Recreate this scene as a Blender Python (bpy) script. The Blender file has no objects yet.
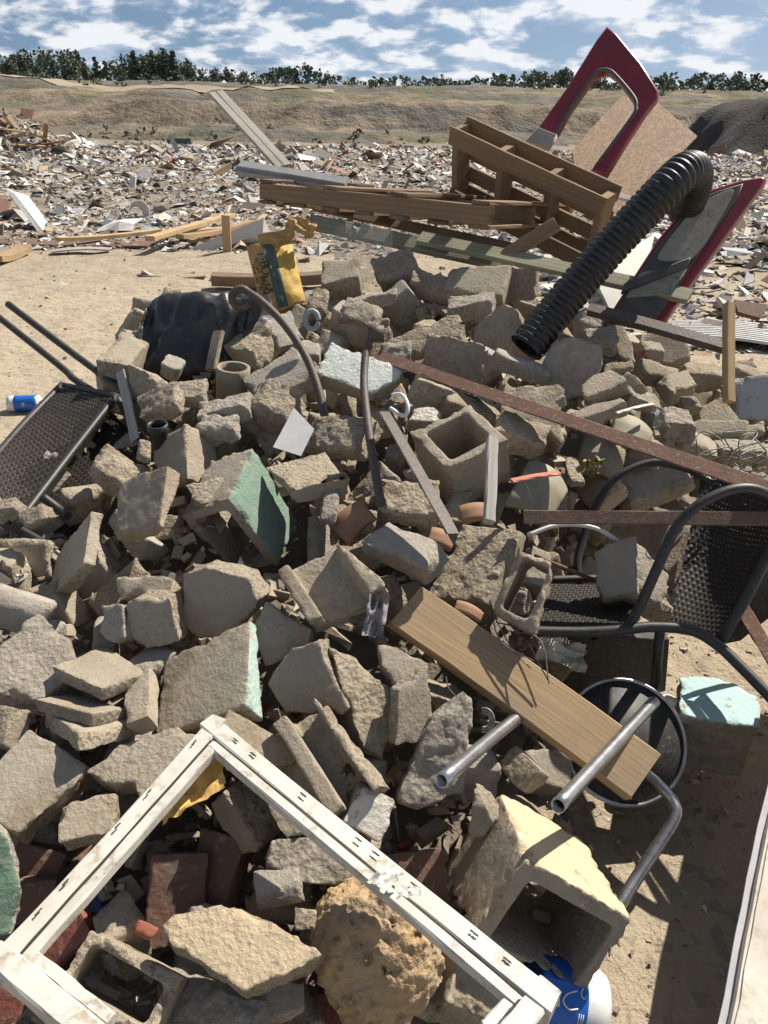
import bpy, bmesh, math, random, zlib
import numpy as np
from mathutils import Matrix, Vector
SC=bpy.context.scene; COL=SC.collection
random.seed(7)
# ---------------------------------------------------------------- camera, sky, sun, exposure
F=770.0; PITCH=math.radians(28.8); ROLL=math.radians(0.9); CH=1.6
_f=np.array([0,math.cos(PITCH),-math.sin(PITCH)]); _r=np.array([1.,0,0]); _u=np.array([0,math.sin(PITCH),math.cos(PITCH)])
CR=math.cos(ROLL)*_r+math.sin(ROLL)*_u; CU=-math.sin(ROLL)*_r+math.cos(ROLL)*_u; CF=_f; CO=np.array([0,0,CH])
def ray(px,py): return CF+(px-384)/F*CR-(py-512)/F*CU
def at(px,py,d): return CO+ray(px,py)*d
def proj(p):
    q=np.asarray(p,float)-CO; d=q@CF
    return 384+F*(q@CR)/d, 512-F*(q@CU)/d
def sst(a,b,x):
    t=np.clip((x-a)/(b-a),0,1); return t*t*(3-2*t)
HY=[0.2,.66,.8,.97,1.18,1.45,1.8,2.3,2.7,3.2,3.5,3.8,4.3,4.9]
HZ=[.16,.25,.30,.36,.44,.53,.63,.74,.78,.84,.88,.8,.45,-.1]
def pileH(x,y):
    h=np.interp(y,HY,HZ)
    xl=np.interp(y,[0,1.5,1.9,2.6,3.6,4.5],[-3,-2.2,-1.25,-1.15,-1.3,-1.2])
    xr=np.interp(y,[0,.9,1.2,1.6,1.9,2.1,2.3,2.5,2.8,5],[.22,.28,.38,.50,.55,.62,.8,2.4,4,4])
    h=h*sst(xl-.25,xl+.25,x)*(1-sst(xr-.2,xr+.2,x))
    return h*(1-.42*sst(.6,1.6,x)*sst(1.8,2.4,y))
def hit(px,py,off=0.0):
    r=ray(px,py); d=0.6
    while d<9:
        p=CO+r*d
        if p[2]<=max(pileH(p[0],p[1]),0)+off: return d
        d+=0.01
    return 9

cd=bpy.data.cameras.new('camera'); cam=bpy.data.objects.new('camera',cd); COL.objects.link(cam)
cd.sensor_fit='HORIZONTAL'; cd.sensor_width=36; cd.lens=36*F/768; cd.clip_start=.05; cd.clip_end=6000
Mc=Matrix.Identity(4)
for _i in range(3):
    Mc[_i][0]=CR[_i]; Mc[_i][1]=CU[_i]; Mc[_i][2]=-CF[_i]; Mc[_i][3]=CO[_i]
cam.matrix_world=Mc; SC.camera=cam
SUN_EL=math.radians(47); SUN_AZ=math.radians(46)      # azimuth measured from +Y (view direction) towards +X
sd=bpy.data.lights.new('sun','SUN'); sun=bpy.data.objects.new('sun',sd); COL.objects.link(sun)
sd.energy=5.0; sd.angle=math.radians(.53); sd.color=(1,.925,.81)
sdir=Vector((math.sin(SUN_AZ)*math.cos(SUN_EL),math.cos(SUN_AZ)*math.cos(SUN_EL),math.sin(SUN_EL)))
sun.rotation_euler=sdir.to_track_quat('Z','Y').to_euler()
W=bpy.data.worlds.new('World'); SC.world=W; W.use_nodes=True
def world():
    nt=W.node_tree; N=nt.nodes; Lk=nt.links; N.clear()
    def n(t,**k):
        x=N.new(t)
        for a,b in k.items(): setattr(x,a,b)
        return x
    def mth(op,a,b=None):
        x=n('ShaderNodeMath',operation=op)
        for i,v in enumerate((a,b)):
            if v is None: continue
            if isinstance(v,(int,float)): x.inputs[i].default_value=v
            else: Lk.new(v,x.inputs[i])
        return x.outputs[0]
    tc=n('ShaderNodeTexCoord'); sep=n('ShaderNodeSeparateXYZ'); Lk.new(tc.outputs['Generated'],sep.inputs[0])
    # sky colour looked up a little above the line of sight so the low band is blue as in the place
    up=n('ShaderNodeCombineXYZ'); Lk.new(sep.outputs[0],up.inputs[0]); Lk.new(sep.outputs[1],up.inputs[1])
    Lk.new(mth('ADD',mth('MULTIPLY',sep.outputs[2],.85),.15),up.inputs[2])
    nrm=n('ShaderNodeVectorMath',operation='NORMALIZE'); Lk.new(up.outputs[0],nrm.inputs[0])
    sky=n('ShaderNodeTexSky',sky_type='NISHITA',sun_disc=False); sky.sun_elevation=SUN_EL; sky.sun_rotation=SUN_AZ
    sky.dust_density=1.0; sky.ozone_density=1.6; Lk.new(nrm.outputs[0],sky.inputs[0])
    hs=n('ShaderNodeHueSaturation'); hs.inputs['Saturation'].default_value=1.12; Lk.new(sky.outputs[0],hs.inputs['Color'])
    # cumulus: angular coordinates, rows get thinner towards the horizon
    az=mth('ARCTAN2',sep.outputs[0],sep.outputs[1])
    el=mth('POWER',mth('ADD',mth('MAXIMUM',sep.outputs[2],0.0),.015),.62)
    def cloud(dz,scale,det,rough):
        cv=n('ShaderNodeCombineXYZ'); Lk.new(mth('MULTIPLY',az,8.0),cv.inputs[0]); Lk.new(mth('MULTIPLY',mth('ADD',el,dz),12.0),cv.inputs[1])
        t=n('ShaderNodeTexNoise'); t.inputs['Scale'].default_value=scale; t.inputs['Detail'].default_value=det; t.inputs['Roughness'].default_value=rough; t.inputs['Distortion'].default_value=.15
        Lk.new(cv.outputs[0],t.inputs['Vector']); return t.outputs[0]
    d0=cloud(0,1.7,8,.55); d1=cloud(.022,1.7,5,.5)
    mk=n('ShaderNodeMapRange',interpolation_type='SMOOTHSTEP'); Lk.new(mth('SUBTRACT',d0,mth('MULTIPLY',mth('MAXIMUM',sep.outputs[2],0.0),.13)),mk.inputs[0]); mk.inputs[1].default_value=.41; mk.inputs[2].default_value=.55
    # thicker cloud above means a grey belly
    sh=n('ShaderNodeMapRange',interpolation_type='SMOOTHSTEP'); Lk.new(mth('SUBTRACT',d0,d1),sh.inputs[0]); sh.inputs[1].default_value=-.08; sh.inputs[2].default_value=.05
    cc=n('ShaderNodeMix',data_type='RGBA'); Lk.new(sh.outputs[0],cc.inputs[0]); cc.inputs[6].default_value=(6.0,7.2,9.2,1); cc.inputs[7].default_value=(11.6,11.8,12.2,1)
    mx=n('ShaderNodeMix',data_type='RGBA'); Lk.new(mth('MULTIPLY',mk.outputs[0],.93),mx.inputs[0]); Lk.new(hs.outputs[0],mx.inputs[6]); Lk.new(cc.outputs[2],mx.inputs[7])
    bg=n('ShaderNodeBackground'); bg.inputs[1].default_value=.05; Lk.new(mx.outputs[2],bg.inputs[0])
    o=n('ShaderNodeOutputWorld'); Lk.new(bg.outputs[0],o.inputs[0])
world()
vs=SC.view_settings; vs.view_transform='Standard'; vs.look='None'; vs.gamma=1; vs.use_curve_mapping=False; vs.exposure=0.68

# ---------------------------------------------------------------- helpers
def tag(o,label=None,cat=None,group=None,kind=None):
    if label: o['label']=label
    if cat: o['category']=cat
    if group: o['group']=group
    o['kind']=kind or o.get('kind') or 'thing'
    return o
def V(p): return Vector([float(t) for t in p])
def mesh_np(name,verts,faces,smooth=True,attrs=None):
    """faces: (n,3) or (n,4) array"""
    me=bpy.data.meshes.new(name); verts=np.asarray(verts,np.float32); faces=np.asarray(faces,np.int32)
    me.vertices.add(len(verts)); me.vertices.foreach_set('co',verts.ravel())
    k=faces.shape[1]; me.loops.add(faces.size); me.loops.foreach_set('vertex_index',faces.ravel())
    me.polygons.add(len(faces)); me.polygons.foreach_set('loop_start',np.arange(len(faces),dtype=np.int32)*k)
    me.update(calc_edges=True)
    me.polygons.foreach_set('use_smooth',np.full(len(faces),bool(smooth)))
    for an,av in (attrs or {}).items():
        a=me.attributes.new(an,'FLOAT','POINT'); a.data.foreach_set('value',np.asarray(av,np.float32))
    return me
def obj(name,me,mat,parent=None):
    o=bpy.data.objects.new(name,me)
    if mat is not None and len(me.materials)==0: me.materials.append(mat)
    COL.objects.link(o)
    if parent is not None: o.parent=parent
    return o
def empty(name,loc,label,cat,group=None):
    o=bpy.data.objects.new(name,None); o.empty_display_size=.1; COL.objects.link(o); o.location=V(loc); tag(o,label,cat,group); return o
def wparent(o,par):   # parent a mesh whose coordinates are already in world space to an unrotated Empty
    o.parent=par; o.matrix_parent_inverse=Matrix.Translation(-Vector(par.location)); return o

# value noise
def _h(ix,iy,iz,s):
    n=(ix*374761393+iy*668265263+iz*2147483647+s*974711)&0x7fffffff
    n=((n^(n>>13))*1274126177)&0x7fffffff
    return ((n^(n>>16))&0xffff)/32767.5-1
def noise(p,s=0):
    i=np.floor(p).astype(np.int64); f=p-i; f=f*f*(3-2*f); r=0
    for dx in (0,1):
        wx=f[...,0] if dx else 1-f[...,0]
        for dy in (0,1):
            wy=wx*(f[...,1] if dy else 1-f[...,1])
            for dz in (0,1):
                r=r+wy*(f[...,2] if dz else 1-f[...,2])*_h(i[...,0]+dx,i[...,1]+dy,i[...,2]+dz,s)
    return r
def fbm(p,s=0,o=3,g=.5):
    r=0;a=1;t=0
    for k in range(o): r=r+a*noise(p*2.03**k+k*7.3,s+k); t+=a; a*=g
    return r/t
def smax(a,b,k):
    h=np.maximum(k-np.abs(a-b),0)/k
    return np.maximum(a,b)+h*h*k*.25
# naive surface nets
def nets(D,org,v):
    ins=D<0; nx,ny,nz=D.shape
    c=[D[i:nx-1+i,j:ny-1+j,k:nz-1+k] for i in (0,1) for j in (0,1) for k in (0,1)]
    s=sum((x<0).astype(np.int8) for x in c); act=(s>0)&(s<8)
    idx=-np.ones(act.shape,np.int64); ii=np.argwhere(act); idx[act]=np.arange(len(ii))
    cv=[x[act] for x in c]; off=np.array([(i,j,k) for i in (0,1) for j in (0,1) for k in (0,1)],float)
    acc=np.zeros((len(ii),3)); cnt=np.zeros(len(ii)); G_=[g for g in np.gradient(D)]
    gv=[np.stack([g[i:nx-1+i,j:ny-1+j,k:nz-1+k][act] for g in G_],-1) for i in (0,1) for j in (0,1) for k in (0,1)]
    A=np.zeros((len(ii),3,3)); B=np.zeros((len(ii),3))
    for a in range(8):
        for ax in range(3):
            b=a|(4>>ax)
            if b==a: continue
            va,vb=cv[a],cv[b]; m=(va<0)!=(vb<0); t=np.where(m,va/np.where(m,va-vb,1),0)
            P=off[a]+(off[b]-off[a])*t[:,None]; acc+=np.where(m[:,None],P,0); cnt+=m
            n=gv[a]*(1-t)[:,None]+gv[b]*t[:,None]; n/=np.linalg.norm(n,axis=1)[:,None]+1e-12; n*=m[:,None]
            A+=n[:,:,None]*n[:,None,:]; B+=n*(n*P).sum(1)[:,None]
    mean=acc/cnt[:,None]; lam=.12; A+=lam*np.eye(3); B+=lam*mean
    x=np.clip(np.linalg.solve(A,B[...,None])[...,0],-.15,1.15)
    verts=org+(ii+x)*v
    F_=[]
    for ax in range(3):
        sl=[slice(1,-1)]*3; sl[ax]=slice(0,-1); sh=[slice(1,-1)]*3; sh[ax]=slice(1,None)
        a=ins[tuple(sl)]; b=ins[tuple(sh)]; e=np.argwhere(a!=b); 
        if not len(e): continue
        fl=a[a!=b]
        base=e.copy(); o1,o2=[t for t in range(3) if t!=ax]; base[:,o1]+=1; base[:,o2]+=1
        q=[]
        for (u,w) in ((-1,-1),(0,-1),(0,0),(-1,0)):
            t=base.copy(); t[:,o1]+=u; t[:,o2]+=w; q.append(idx[t[:,0],t[:,1],t[:,2]])
        q=np.stack(q,1)
        if ax==1: fl=~fl
        q[~fl]=q[~fl][:,::-1]; F_.append(q)
    return verts,np.concatenate(F_)
def grid(lo,hi,v):
    ax=[np.arange(lo[i]-2.5*v,hi[i]+2.6*v,v) for i in range(3)]
    return np.stack(np.meshgrid(*ax,indexing='ij'),-1),np.array([a[0] for a in ax])
def sdpoly(q,pts):
    pts=np.asarray(pts); d=np.full(q.shape[:-1],1e9); sgn=np.ones(q.shape[:-1]); n=len(pts)
    for i in range(n):
        a=pts[i]; b=pts[i-1]; e=b-a; w=q-a
        t=np.clip((w@e)/(e@e+1e-12),0,1); r=w-t[...,None]*e; d=np.minimum(d,(r*r).sum(-1))
        c1=q[...,1]>=a[1]; c2=q[...,1]<b[1]; c3=e[0]*w[...,1]>e[1]*w[...,0]
        flip=(c1&c2&c3)|(~c1&~c2&~c3); sgn=np.where(flip,-sgn,sgn)
    return sgn*np.sqrt(d)
FACE={'A-':0,'A+':1,'B-':2,'B+':3,'C-':4,'C+':5}
def sdf_block(L,kind,seed,broken,v,paint=None,chip=1.0,chops=None,core='A'):
    """a concrete piece in a box of size L; faces named A-,A+,B-...; broken faces are rough"""
    rg=np.random.default_rng(seed); h=np.array(L)/2; P,org=grid(-h,h,v)
    so=rg.uniform(-50,50,3)
    n1=fbm((P+so)*14,seed,3); n2=fbm((P+so)*55,seed+9,2)
    k=.0015+chip*.011*np.clip(noise((P+so)*17,seed+5)-.05,0,1)
    sc_=min(1,min(L)/.10)
    ds=[]
    for f in range(6):
        ax=f//2; sg=1 if f%2 else -1
        br=f in broken
        am=(.016*sc_ if br else .0022); t=rg.normal(0,.10 if br else .02,3); t[ax]=0
        d=sg*P[...,ax]-h[ax]+P@t*1.0+am*(n1+1)*.6+(.0085*sc_ if br else .0011)*(n2+1)*.5
        ds.append(d)
    D=ds[0]
    for d in ds[1:]: D=smax(D,d,k)
    rough=np.zeros(D.shape); 
    st=np.stack(ds,-1); am_=st.argmax(-1); s2=np.sort(st,-1); gap=s2[...,-1]-s2[...,-2]
    bite=np.exp(-gap/.013)*np.clip(noise((P+so)*24,seed+31)+.12,0,1)*chip*sc_; D=D+.014*bite+.0025*sc_*np.exp(-gap/.02)*(n2+.3); rough[bite>.10]=1
    for f in broken: rough[am_==f]=1
    for c in range(chops if chops is not None else {'chunk':4,'block':1,'slab':2}.get(kind,0)):
        nn=rg.normal(size=3)*1/np.maximum(h,.02); 
        if kind=='slab': nn[np.argmin(h)]*=.15
        nn/=np.linalg.norm(nn); sup=np.abs(nn)@h
        d=P@nn-sup*rg.uniform(.68,.92)+.014*sc_*(n1+1)*.6+.006*sc_*n2
        rough[d>D]=1; D=smax(D,d,.0025)
    ca='ABC'.index(core); o1,o2=[t for t in range(3) if t!=ca]; w=min(.033,.21*min(L)) if kind=='core1' else .033
    wob=.003*n1
    def cutbox(cond): 
        nonlocal D,rough
        rough[(-cond>D)]=.35; D=smax(D,-cond,.006)
    def bx(ax,lo,hi,ax2,lo2,hi2):
        a=np.maximum(lo-P[...,ax],P[...,ax]-hi); b=np.maximum(lo2-P[...,ax2],P[...,ax2]-hi2)
        return smax(a,b,.014)+wob
    if kind=='core1': cutbox(bx(o1,-h[o1]+w,h[o1]-w,o2,-h[o2]+w,h[o2]-w))
    if kind=='core2':
        cutbox(bx(o1,-h[o1]+w,-w*.45,o2,-h[o2]+w,h[o2]-w)); cutbox(bx(o1,w*.45,h[o1]-w,o2,-h[o2]+w,h[o2]-w))
    if kind=='U':   # channel along A, open towards C-
        cutbox(bx(1,-h[1]+w,h[1]-w,2,-9,h[2]-w))
    if kind=='L': cutbox(bx(1,-h[1]+w,9,2,-9,h[2]-w))
    if kind=='E':
        cutbox(bx(1,-h[1]+w,-w*.5,2,-9,h[2]-w*.9)); cutbox(bx(1,w*.5,h[1]-w,2,-9,h[2]-w*.9))
    if kind=='round':
        q=P[...,1:]/h[1:]; D=np.maximum(D,(np.sqrt((q*q).sum(-1))-1)*min(h[1:])+.004*n1)
    pm=np.zeros(D.shape)
    if paint:
        f=FACE[paint]; pm=np.where((am_==f)&(ds[f]>-.012),1,0)*1.0
    return D,org,rough,pm,P
def finish(D,org,v,rough,pm):
    ve,fa=nets(D,org,v)
    ix=np.clip(np.round((ve-org)/v).astype(int),0,np.array(D.shape)-1)
    # smooth the masks a little by averaging neighbours on the grid
    def sm(a):
        for ax in range(3): a=(np.roll(a,1,ax)+a+np.roll(a,-1,ax))/3
        return a
    r=sm(rough)[ix[:,0],ix[:,1],ix[:,2]]; p=pm[ix[:,0],ix[:,1],ix[:,2]]
    return ve,fa,{'rough':r,'paint':p}

# ---------------------------------------------------------------- materials
class NT:
    def __init__(s,name):
        s.m=bpy.data.materials.new(name); s.m.use_nodes=True; s.t=s.m.node_tree; s.b=s.t.nodes['Principled BSDF']
    def n(s,t,**k):
        x=s.t.nodes.new(t)
        for a,b in k.items(): setattr(x,a,b)
        return x
    def set(s,i,v):
        if hasattr(v,'links') or isinstance(v,bpy.types.NodeSocket): s.t.links.new(v,i)
        elif isinstance(v,tuple) and len(v)==3 and len(i.default_value)==4: i.default_value=(*v,1)
        else: i.default_value=v
    def coord(s,kind='Object',scale=None):
        c=s.n('ShaderNodeTexCoord').outputs[kind]
        if scale:
            m=s.n('ShaderNodeMapping'); s.t.links.new(c,m.inputs[0]); m.inputs['Scale'].default_value=scale; c=m.outputs[0]
        return c
    def noise(s,co,scale,det=4,rough=.55,dist=0):
        x=s.n('ShaderNodeTexNoise'); s.set(x.inputs['Vector'],co); x.inputs['Scale'].default_value=scale; x.inputs['Detail'].default_value=det
        x.inputs['Roughness'].default_value=rough; x.inputs['Distortion'].default_value=dist; return x.outputs[0]
    def vor(s,co,scale,feature='F1',out='Distance'):
        x=s.n('ShaderNodeTexVoronoi',feature=feature); s.set(x.inputs['Vector'],co); x.inputs['Scale'].default_value=scale; return x.outputs[out]
    def mix(s,f,a,b,mode='MIX'):
        x=s.n('ShaderNodeMix',data_type='RGBA',blend_type=mode); s.set(x.inputs[0],f); s.set(x.inputs[6],a); s.set(x.inputs[7],b); return x.outputs[2]
    def rng(s,v,a,b,c=0.,d=1.):
        x=s.n('ShaderNodeMapRange'); s.set(x.inputs[0],v); x.inputs[1].default_value=a; x.inputs[2].default_value=b; x.inputs[3].default_value=c; x.inputs[4].default_value=d; return x.outputs[0]
    def math(s,op,a,b=0.):
        x=s.n('ShaderNodeMath',operation=op); s.set(x.inputs[0],a); s.set(x.inputs[1],b); return x.outputs[0]
    def attr(s,name,out='Fac',typ='GEOMETRY'):
        x=s.n('ShaderNodeAttribute',attribute_type=typ); x.attribute_name=name; return x.outputs[out]
    def bump(s,hgt,strength,dist,prev=None):
        x=s.n('ShaderNodeBump'); s.set(x.inputs['Height'],hgt); s.set(x.inputs['Strength'],strength); x.inputs['Distance'].default_value=dist
        if prev: s.t.links.new(prev,x.inputs['Normal'])
        return x.outputs[0]
    def out(s,col=None,rough=.8,nor=None,metal=0.,spec=None):
        if col is not None: s.set(s.b.inputs['Base Color'],col)
        s.set(s.b.inputs['Roughness'],rough); s.set(s.b.inputs['Metallic'],metal)
        if nor is not None: s.t.links.new(nor,s.b.inputs['Normal'])
        if spec is not None: s.b.inputs['Specular IOR Level'].default_value=spec
        return s.m
def mat_concrete():
    t=NT('broken_concrete'); co=t.coord(); oi=t.n('ShaderNodeObjectInfo')
    rd=oi.outputs['Random']; col=oi.outputs['Color']
    ro=t.attr('rough'); pa=t.attr('paint'); tone=t.attr('tone',typ='OBJECT')
    off=t.n('ShaderNodeVectorMath',operation='ADD'); t.set(off.inputs[0],co); cx=t.n('ShaderNodeCombineXYZ'); t.set(cx.inputs[0],t.math('MULTIPLY',rd,40.)); t.set(cx.inputs[1],t.math('MULTIPLY',rd,91.)); t.set(off.inputs[1],cx.outputs[0]); co=off.outputs[0]
    big=t.noise(co,7,4,.6); mid=t.noise(co,34,4,.65); fine=t.noise(co,260,3,.7)
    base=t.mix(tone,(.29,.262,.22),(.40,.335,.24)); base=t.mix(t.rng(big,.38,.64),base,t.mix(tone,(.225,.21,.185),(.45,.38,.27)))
    base=t.mix(t.rng(mid,.42,.66,0,.6),base,(.20,.168,.125))
    brk=t.mix(t.rng(fine,.34,.66),(.27,.215,.14),(.56,.475,.345))
    gr=t.n('ShaderNodeTexVoronoi'); t.set(gr.inputs['Vector'],co); gr.inputs['Scale'].default_value=120
    sepc=t.n('ShaderNodeSeparateColor'); t.t.links.new(gr.outputs['Color'],sepc.inputs[0])
    brk=t.mix(t.rng(sepc.outputs[0],.72,.8,0,.75),brk,(.16,.135,.105)); brk=t.mix(t.rng(sepc.outputs[1],.82,.9,0,.6),brk,(.55,.49,.39))
    c=t.mix(ro,base,brk); r2=t.math('FRACT',t.math('MULTIPLY',rd,17.3)); c=t.mix(.34,c,t.mix(r2,(.17,.145,.115),(.44,.375,.275))); dn=t.noise(co,4.5,5,.62,.6); c=t.mix(t.rng(dn,.47,.64,0,.7),c,(.19,.145,.092)); r3=t.math('FRACT',t.math('MULTIPLY',rd,41.7)); c=t.mix(t.rng(r3,.55,.8,0,.55),c,t.mix(t.rng(mid,.4,.6),(.26,.25,.235),(.40,.385,.355)))
    sp2=t.vor(co,210); c=t.mix(t.rng(sp2,.10,.22,.35,0.),c,(.10,.085,.065))
    c=t.mix(t.rng(fine,.36,.66,.0,.35),c,(.42,.37,.29))
    # lime bloom and scuffs
    lm=t.noise(co,11,6,.7,.8); c=t.mix(t.math('MULTIPLY',t.rng(lm,.62,.74,0,.55),t.math('SUBTRACT',1.,ro)),c,(.50,.47,.42))
    # remains of paint, flaked away in places
    fl=t.noise(co,24,5,.65); pm=t.math('MULTIPLY',pa,t.rng(fl,.34,.40)); pc=t.mix(t.rng(mid,.4,.7,0,.35),col,t.mix(.5,col,(.45,.43,.36)))
    c=t.mix(pm,c,pc)
    pits=t.vor(co,95); h1=t.noise(co,90,5,.7)
    nb=t.bump(h1,t.rng(ro,0,1,.45,1.),.008)
    nb=t.bump(fine,t.rng(ro,0,1,.45,.9),.0032,nb)
    nb=t.bump(pits,t.rng(ro,0,1,.2,.85),.005,nb)
    return t.out(c,t.rng(pm,0,1,.93,.7),nb,spec=.25)
M={}
M['concrete']=mat_concrete()
def simple(name,c1,c2,scale=20,rough=.7,bump=.3,bd=.003,metal=0.,det=5,c3=None,stretch=None,lo=.35,hi=.65,spec=None,bs=None):
    t=NT(name); co=t.coord('Object',stretch); n1=t.noise(co,scale,det,.6); c=t.mix(t.rng(n1,lo,hi),c1,c2)
    if c3: n3=t.noise(co,scale*3.1,4,.7,.5); c=t.mix(t.rng(n3,.55,.68,0,.8),c,c3)
    nb=t.bump(t.noise(co,bs or scale*4,4,.65),bump,bd)
    M[name]=t.out(c,rough,nb,metal,spec); return M[name]
def wood(name,c1,c2,c3,axis=0,scale=1.0,rough=.8):
    t=NT(name); st=[22.*scale]*3; st[axis]=1.4*scale; co=t.coord('Object'); oi=t.n('ShaderNodeObjectInfo')
    ad=t.n('ShaderNodeVectorMath',operation='ADD'); t.set(ad.inputs[0],co); t.set(ad.inputs[1],oi.outputs['Random']); mp=t.n('ShaderNodeMapping'); t.set(mp.inputs[0],ad.outputs[0]); mp.inputs['Scale'].default_value=st
    g=t.noise(mp.outputs[0],1.6,5,.65,1.2); w=t.n('ShaderNodeTexWave',bands_direction='XYZ'[1 if axis!=1 else 0]); t.set(w.inputs[0],mp.outputs[0]); w.inputs['Scale'].default_value=.55; w.inputs['Distortion'].default_value=5; w.inputs['Detail'].default_value=3
    c=t.mix(t.rng(g,.3,.7),c1,c2); c=t.mix(t.rng(w.outputs['Fac'],.5,.95,0,.28),c,c3)
    kn=t.coord('Object',tuple(2.6 if i==axis else 9. for i in range(3))); kv=t.vor(kn,1.); c=t.mix(t.rng(kv,.10,.17,.75,0.),c,c3); st2=t.noise(co,5,4,.6); c=t.mix(t.rng(st2,.46,.68,0,.55),c,t.mix(.5,c3,(.26,.23,.19))); c=t.mix(t.rng(oi.outputs['Random'],0,1,0,.3),c,c3)
    nb=t.bump(g,.5,.003); M[name]=t.out(c,rough,nb,spec=.25); return M[name]
simple('rubble_soil',(.20,.165,.125),(.15,.125,.095),12,.95,.8,.02,c3=(.17,.14,.105))
simple('brick',(.17,.085,.06),(.13,.09,.07),18,.9,.6,.004,c3=(.26,.2,.16))
simple('red_brick',(.28,.09,.055),(.2,.08,.055),18,.9,.6,.004,c3=(.35,.27,.21))
simple('ochre_rock',(.40,.27,.13),(.33,.25,.16),9,.95,1.,.012,c3=(.19,.135,.08),bs=40,det=8)
wood('pallet_wood',(.31,.205,.12),(.22,.145,.085),(.11,.078,.05))
wood('dark_wood',(.21,.14,.085),(.15,.10,.065),(.075,.055,.037))
wood('plank_wood',(.42,.30,.17),(.32,.22,.12),(.19,.135,.08),scale=2.1)
wood('pale_wood',(.52,.38,.2),(.44,.31,.16),(.27,.18,.09))
wood('green_board',(.30,.29,.20),(.25,.245,.17),(.13,.12,.085))
wood('grey_board',(.42,.40,.36),(.36,.34,.30),(.2,.185,.16))
simple('grey_paint',(.30,.31,.31),(.25,.255,.25),14,.55,.2,c3=(.18,.165,.14))
simple('vinyl',(.55,.53,.48),(.44,.41,.35),9,.5,.2,.002,c3=(.30,.245,.17),lo=.38,hi=.7)
simple('vinyl_bead',(.55,.53,.48),(.43,.405,.35),12,.5,.15,.002,c3=(.26,.22,.17))
simple('dark_gap',(.03,.025,.02),(.05,.04,.03),30,.8)
simple('black_metal',(.016,.016,.017),(.028,.026,.024),40,.5,.15,.001,c3=(.07,.06,.05))
simple('black_wicker',(.013,.011,.0095),(.024,.02,.016),60,.62,.2,.001,c3=(.055,.045,.033),spec=.3)
simple('chrome',(.52,.52,.53),(.36,.36,.37),30,.32,.12,.001,metal=.9,c3=(.22,.2,.18))
simple('rust',(.17,.078,.05),(.12,.068,.048),22,.85,.6,.003,c3=(.26,.225,.18))
simple('rust_dull',(.15,.09,.06),(.10,.07,.05),25,.85,.6,.003,c3=(.22,.13,.07))
simple('old_iron',(.085,.062,.048),(.06,.048,.04),30,.6,.5,.003,c3=(.18,.125,.085))
simple('black_plastic',(.007,.007,.008),(.014,.013,.012),14,.45,.15,.001,c3=(.06,.053,.043))
simple('tarp',(.016,.017,.019),(.03,.031,.033),9,.38,.4,.006,c3=(.06,.056,.05))
simple('seat_vinyl',(.022,.022,.023),(.04,.039,.037),40,.6,.2,.001,c3=(.14,.13,.12))
simple('clay_tile',(.26,.215,.15),(.20,.17,.125),14,.8,.3,.003,c3=(.13,.11,.085))
simple('olive_tile',(.27,.24,.165),(.22,.195,.14),10,.7,.25,.002,c3=(.14,.12,.085))
simple('terracotta',(.30,.165,.095),(.24,.135,.08),14,.8,.3,c3=(.2,.13,.09))
simple('red_paint',(.24,.018,.03),(.17,.02,.028),6,.3,.08,.002,c3=(.12,.035,.03),spec=.6)
simple('door_trim',(.10,.09,.08),(.06,.056,.05),14,.6,.2)
simple('door_inner',(.33,.31,.26),(.23,.21,.17),9,.8,.3,c3=(.11,.095,.075))
simple('paper_grey',(.44,.44,.45),(.37,.37,.38),12,.8,.3,.003)
simple('paper_yellow',(.72,.46,.13),(.62,.39,.12),14,.8,.6,.006,c3=(.30,.2,.09))
simple('bag_kraft',(.50,.31,.11),(.42,.26,.09),14,.75,.6,.006,c3=(.22,.145,.07))
simple('bag_yellow',(.55,.36,.06),(.44,.28,.055),14,.7,.6,.006,c3=(.25,.17,.06))
simple('bag_green',(.055,.085,.075),(.09,.12,.10),16,.7,.5,.004)
simple('ink',(.045,.035,.025),(.07,.05,.035),30,.8)
simple('plastic_white',(.72,.72,.71),(.62,.62,.60),20,.35,.1,.001)
simple('plastic_blue',(.01,.13,.52),(.015,.10,.40),8,.32,.1,.001)
simple('plastic_navy',(.01,.028,.10),(.012,.035,.13),8,.32,.1,.001)
simple('ink_white',(.7,.7,.7),(.6,.6,.6),30,.5)
simple('rag',(.30,.275,.285),(.2,.185,.19),20,.95,.8,.005,c3=(.12,.11,.11))
simple('sack',(.62,.61,.52),(.48,.48,.34),10,.6,.5,.006,c3=(.15,.17,.07))
simple('white_board',(.62,.58,.50),(.50,.45,.37),7,.85,.4,.003,c3=(.36,.30,.23))
simple('tin_white',(.60,.60,.57),(.48,.47,.43),6,.45,.15,.002,c3=(.3,.27,.23))
simple('wire',(.10,.09,.08),(.2,.18,.16),60,.5,.1,.001,metal=.4)
simple('copper_wire',(.30,.34,.32),(.2,.22,.2),60,.5,.1,.001)
simple('red_plastic',(.45,.16,.10),(.36,.12,.08),30,.5,.2)
simple('dry_leaf',(.33,.25,.10),(.18,.2,.06),40,.8,.3)
simple('bark',(.07,.055,.04),(.05,.04,.03),6,.9,.5)
simple('black_soil',(.035,.033,.032),(.055,.05,.046),1.2,.95,1.,.2,c3=(.085,.075,.06))
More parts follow.
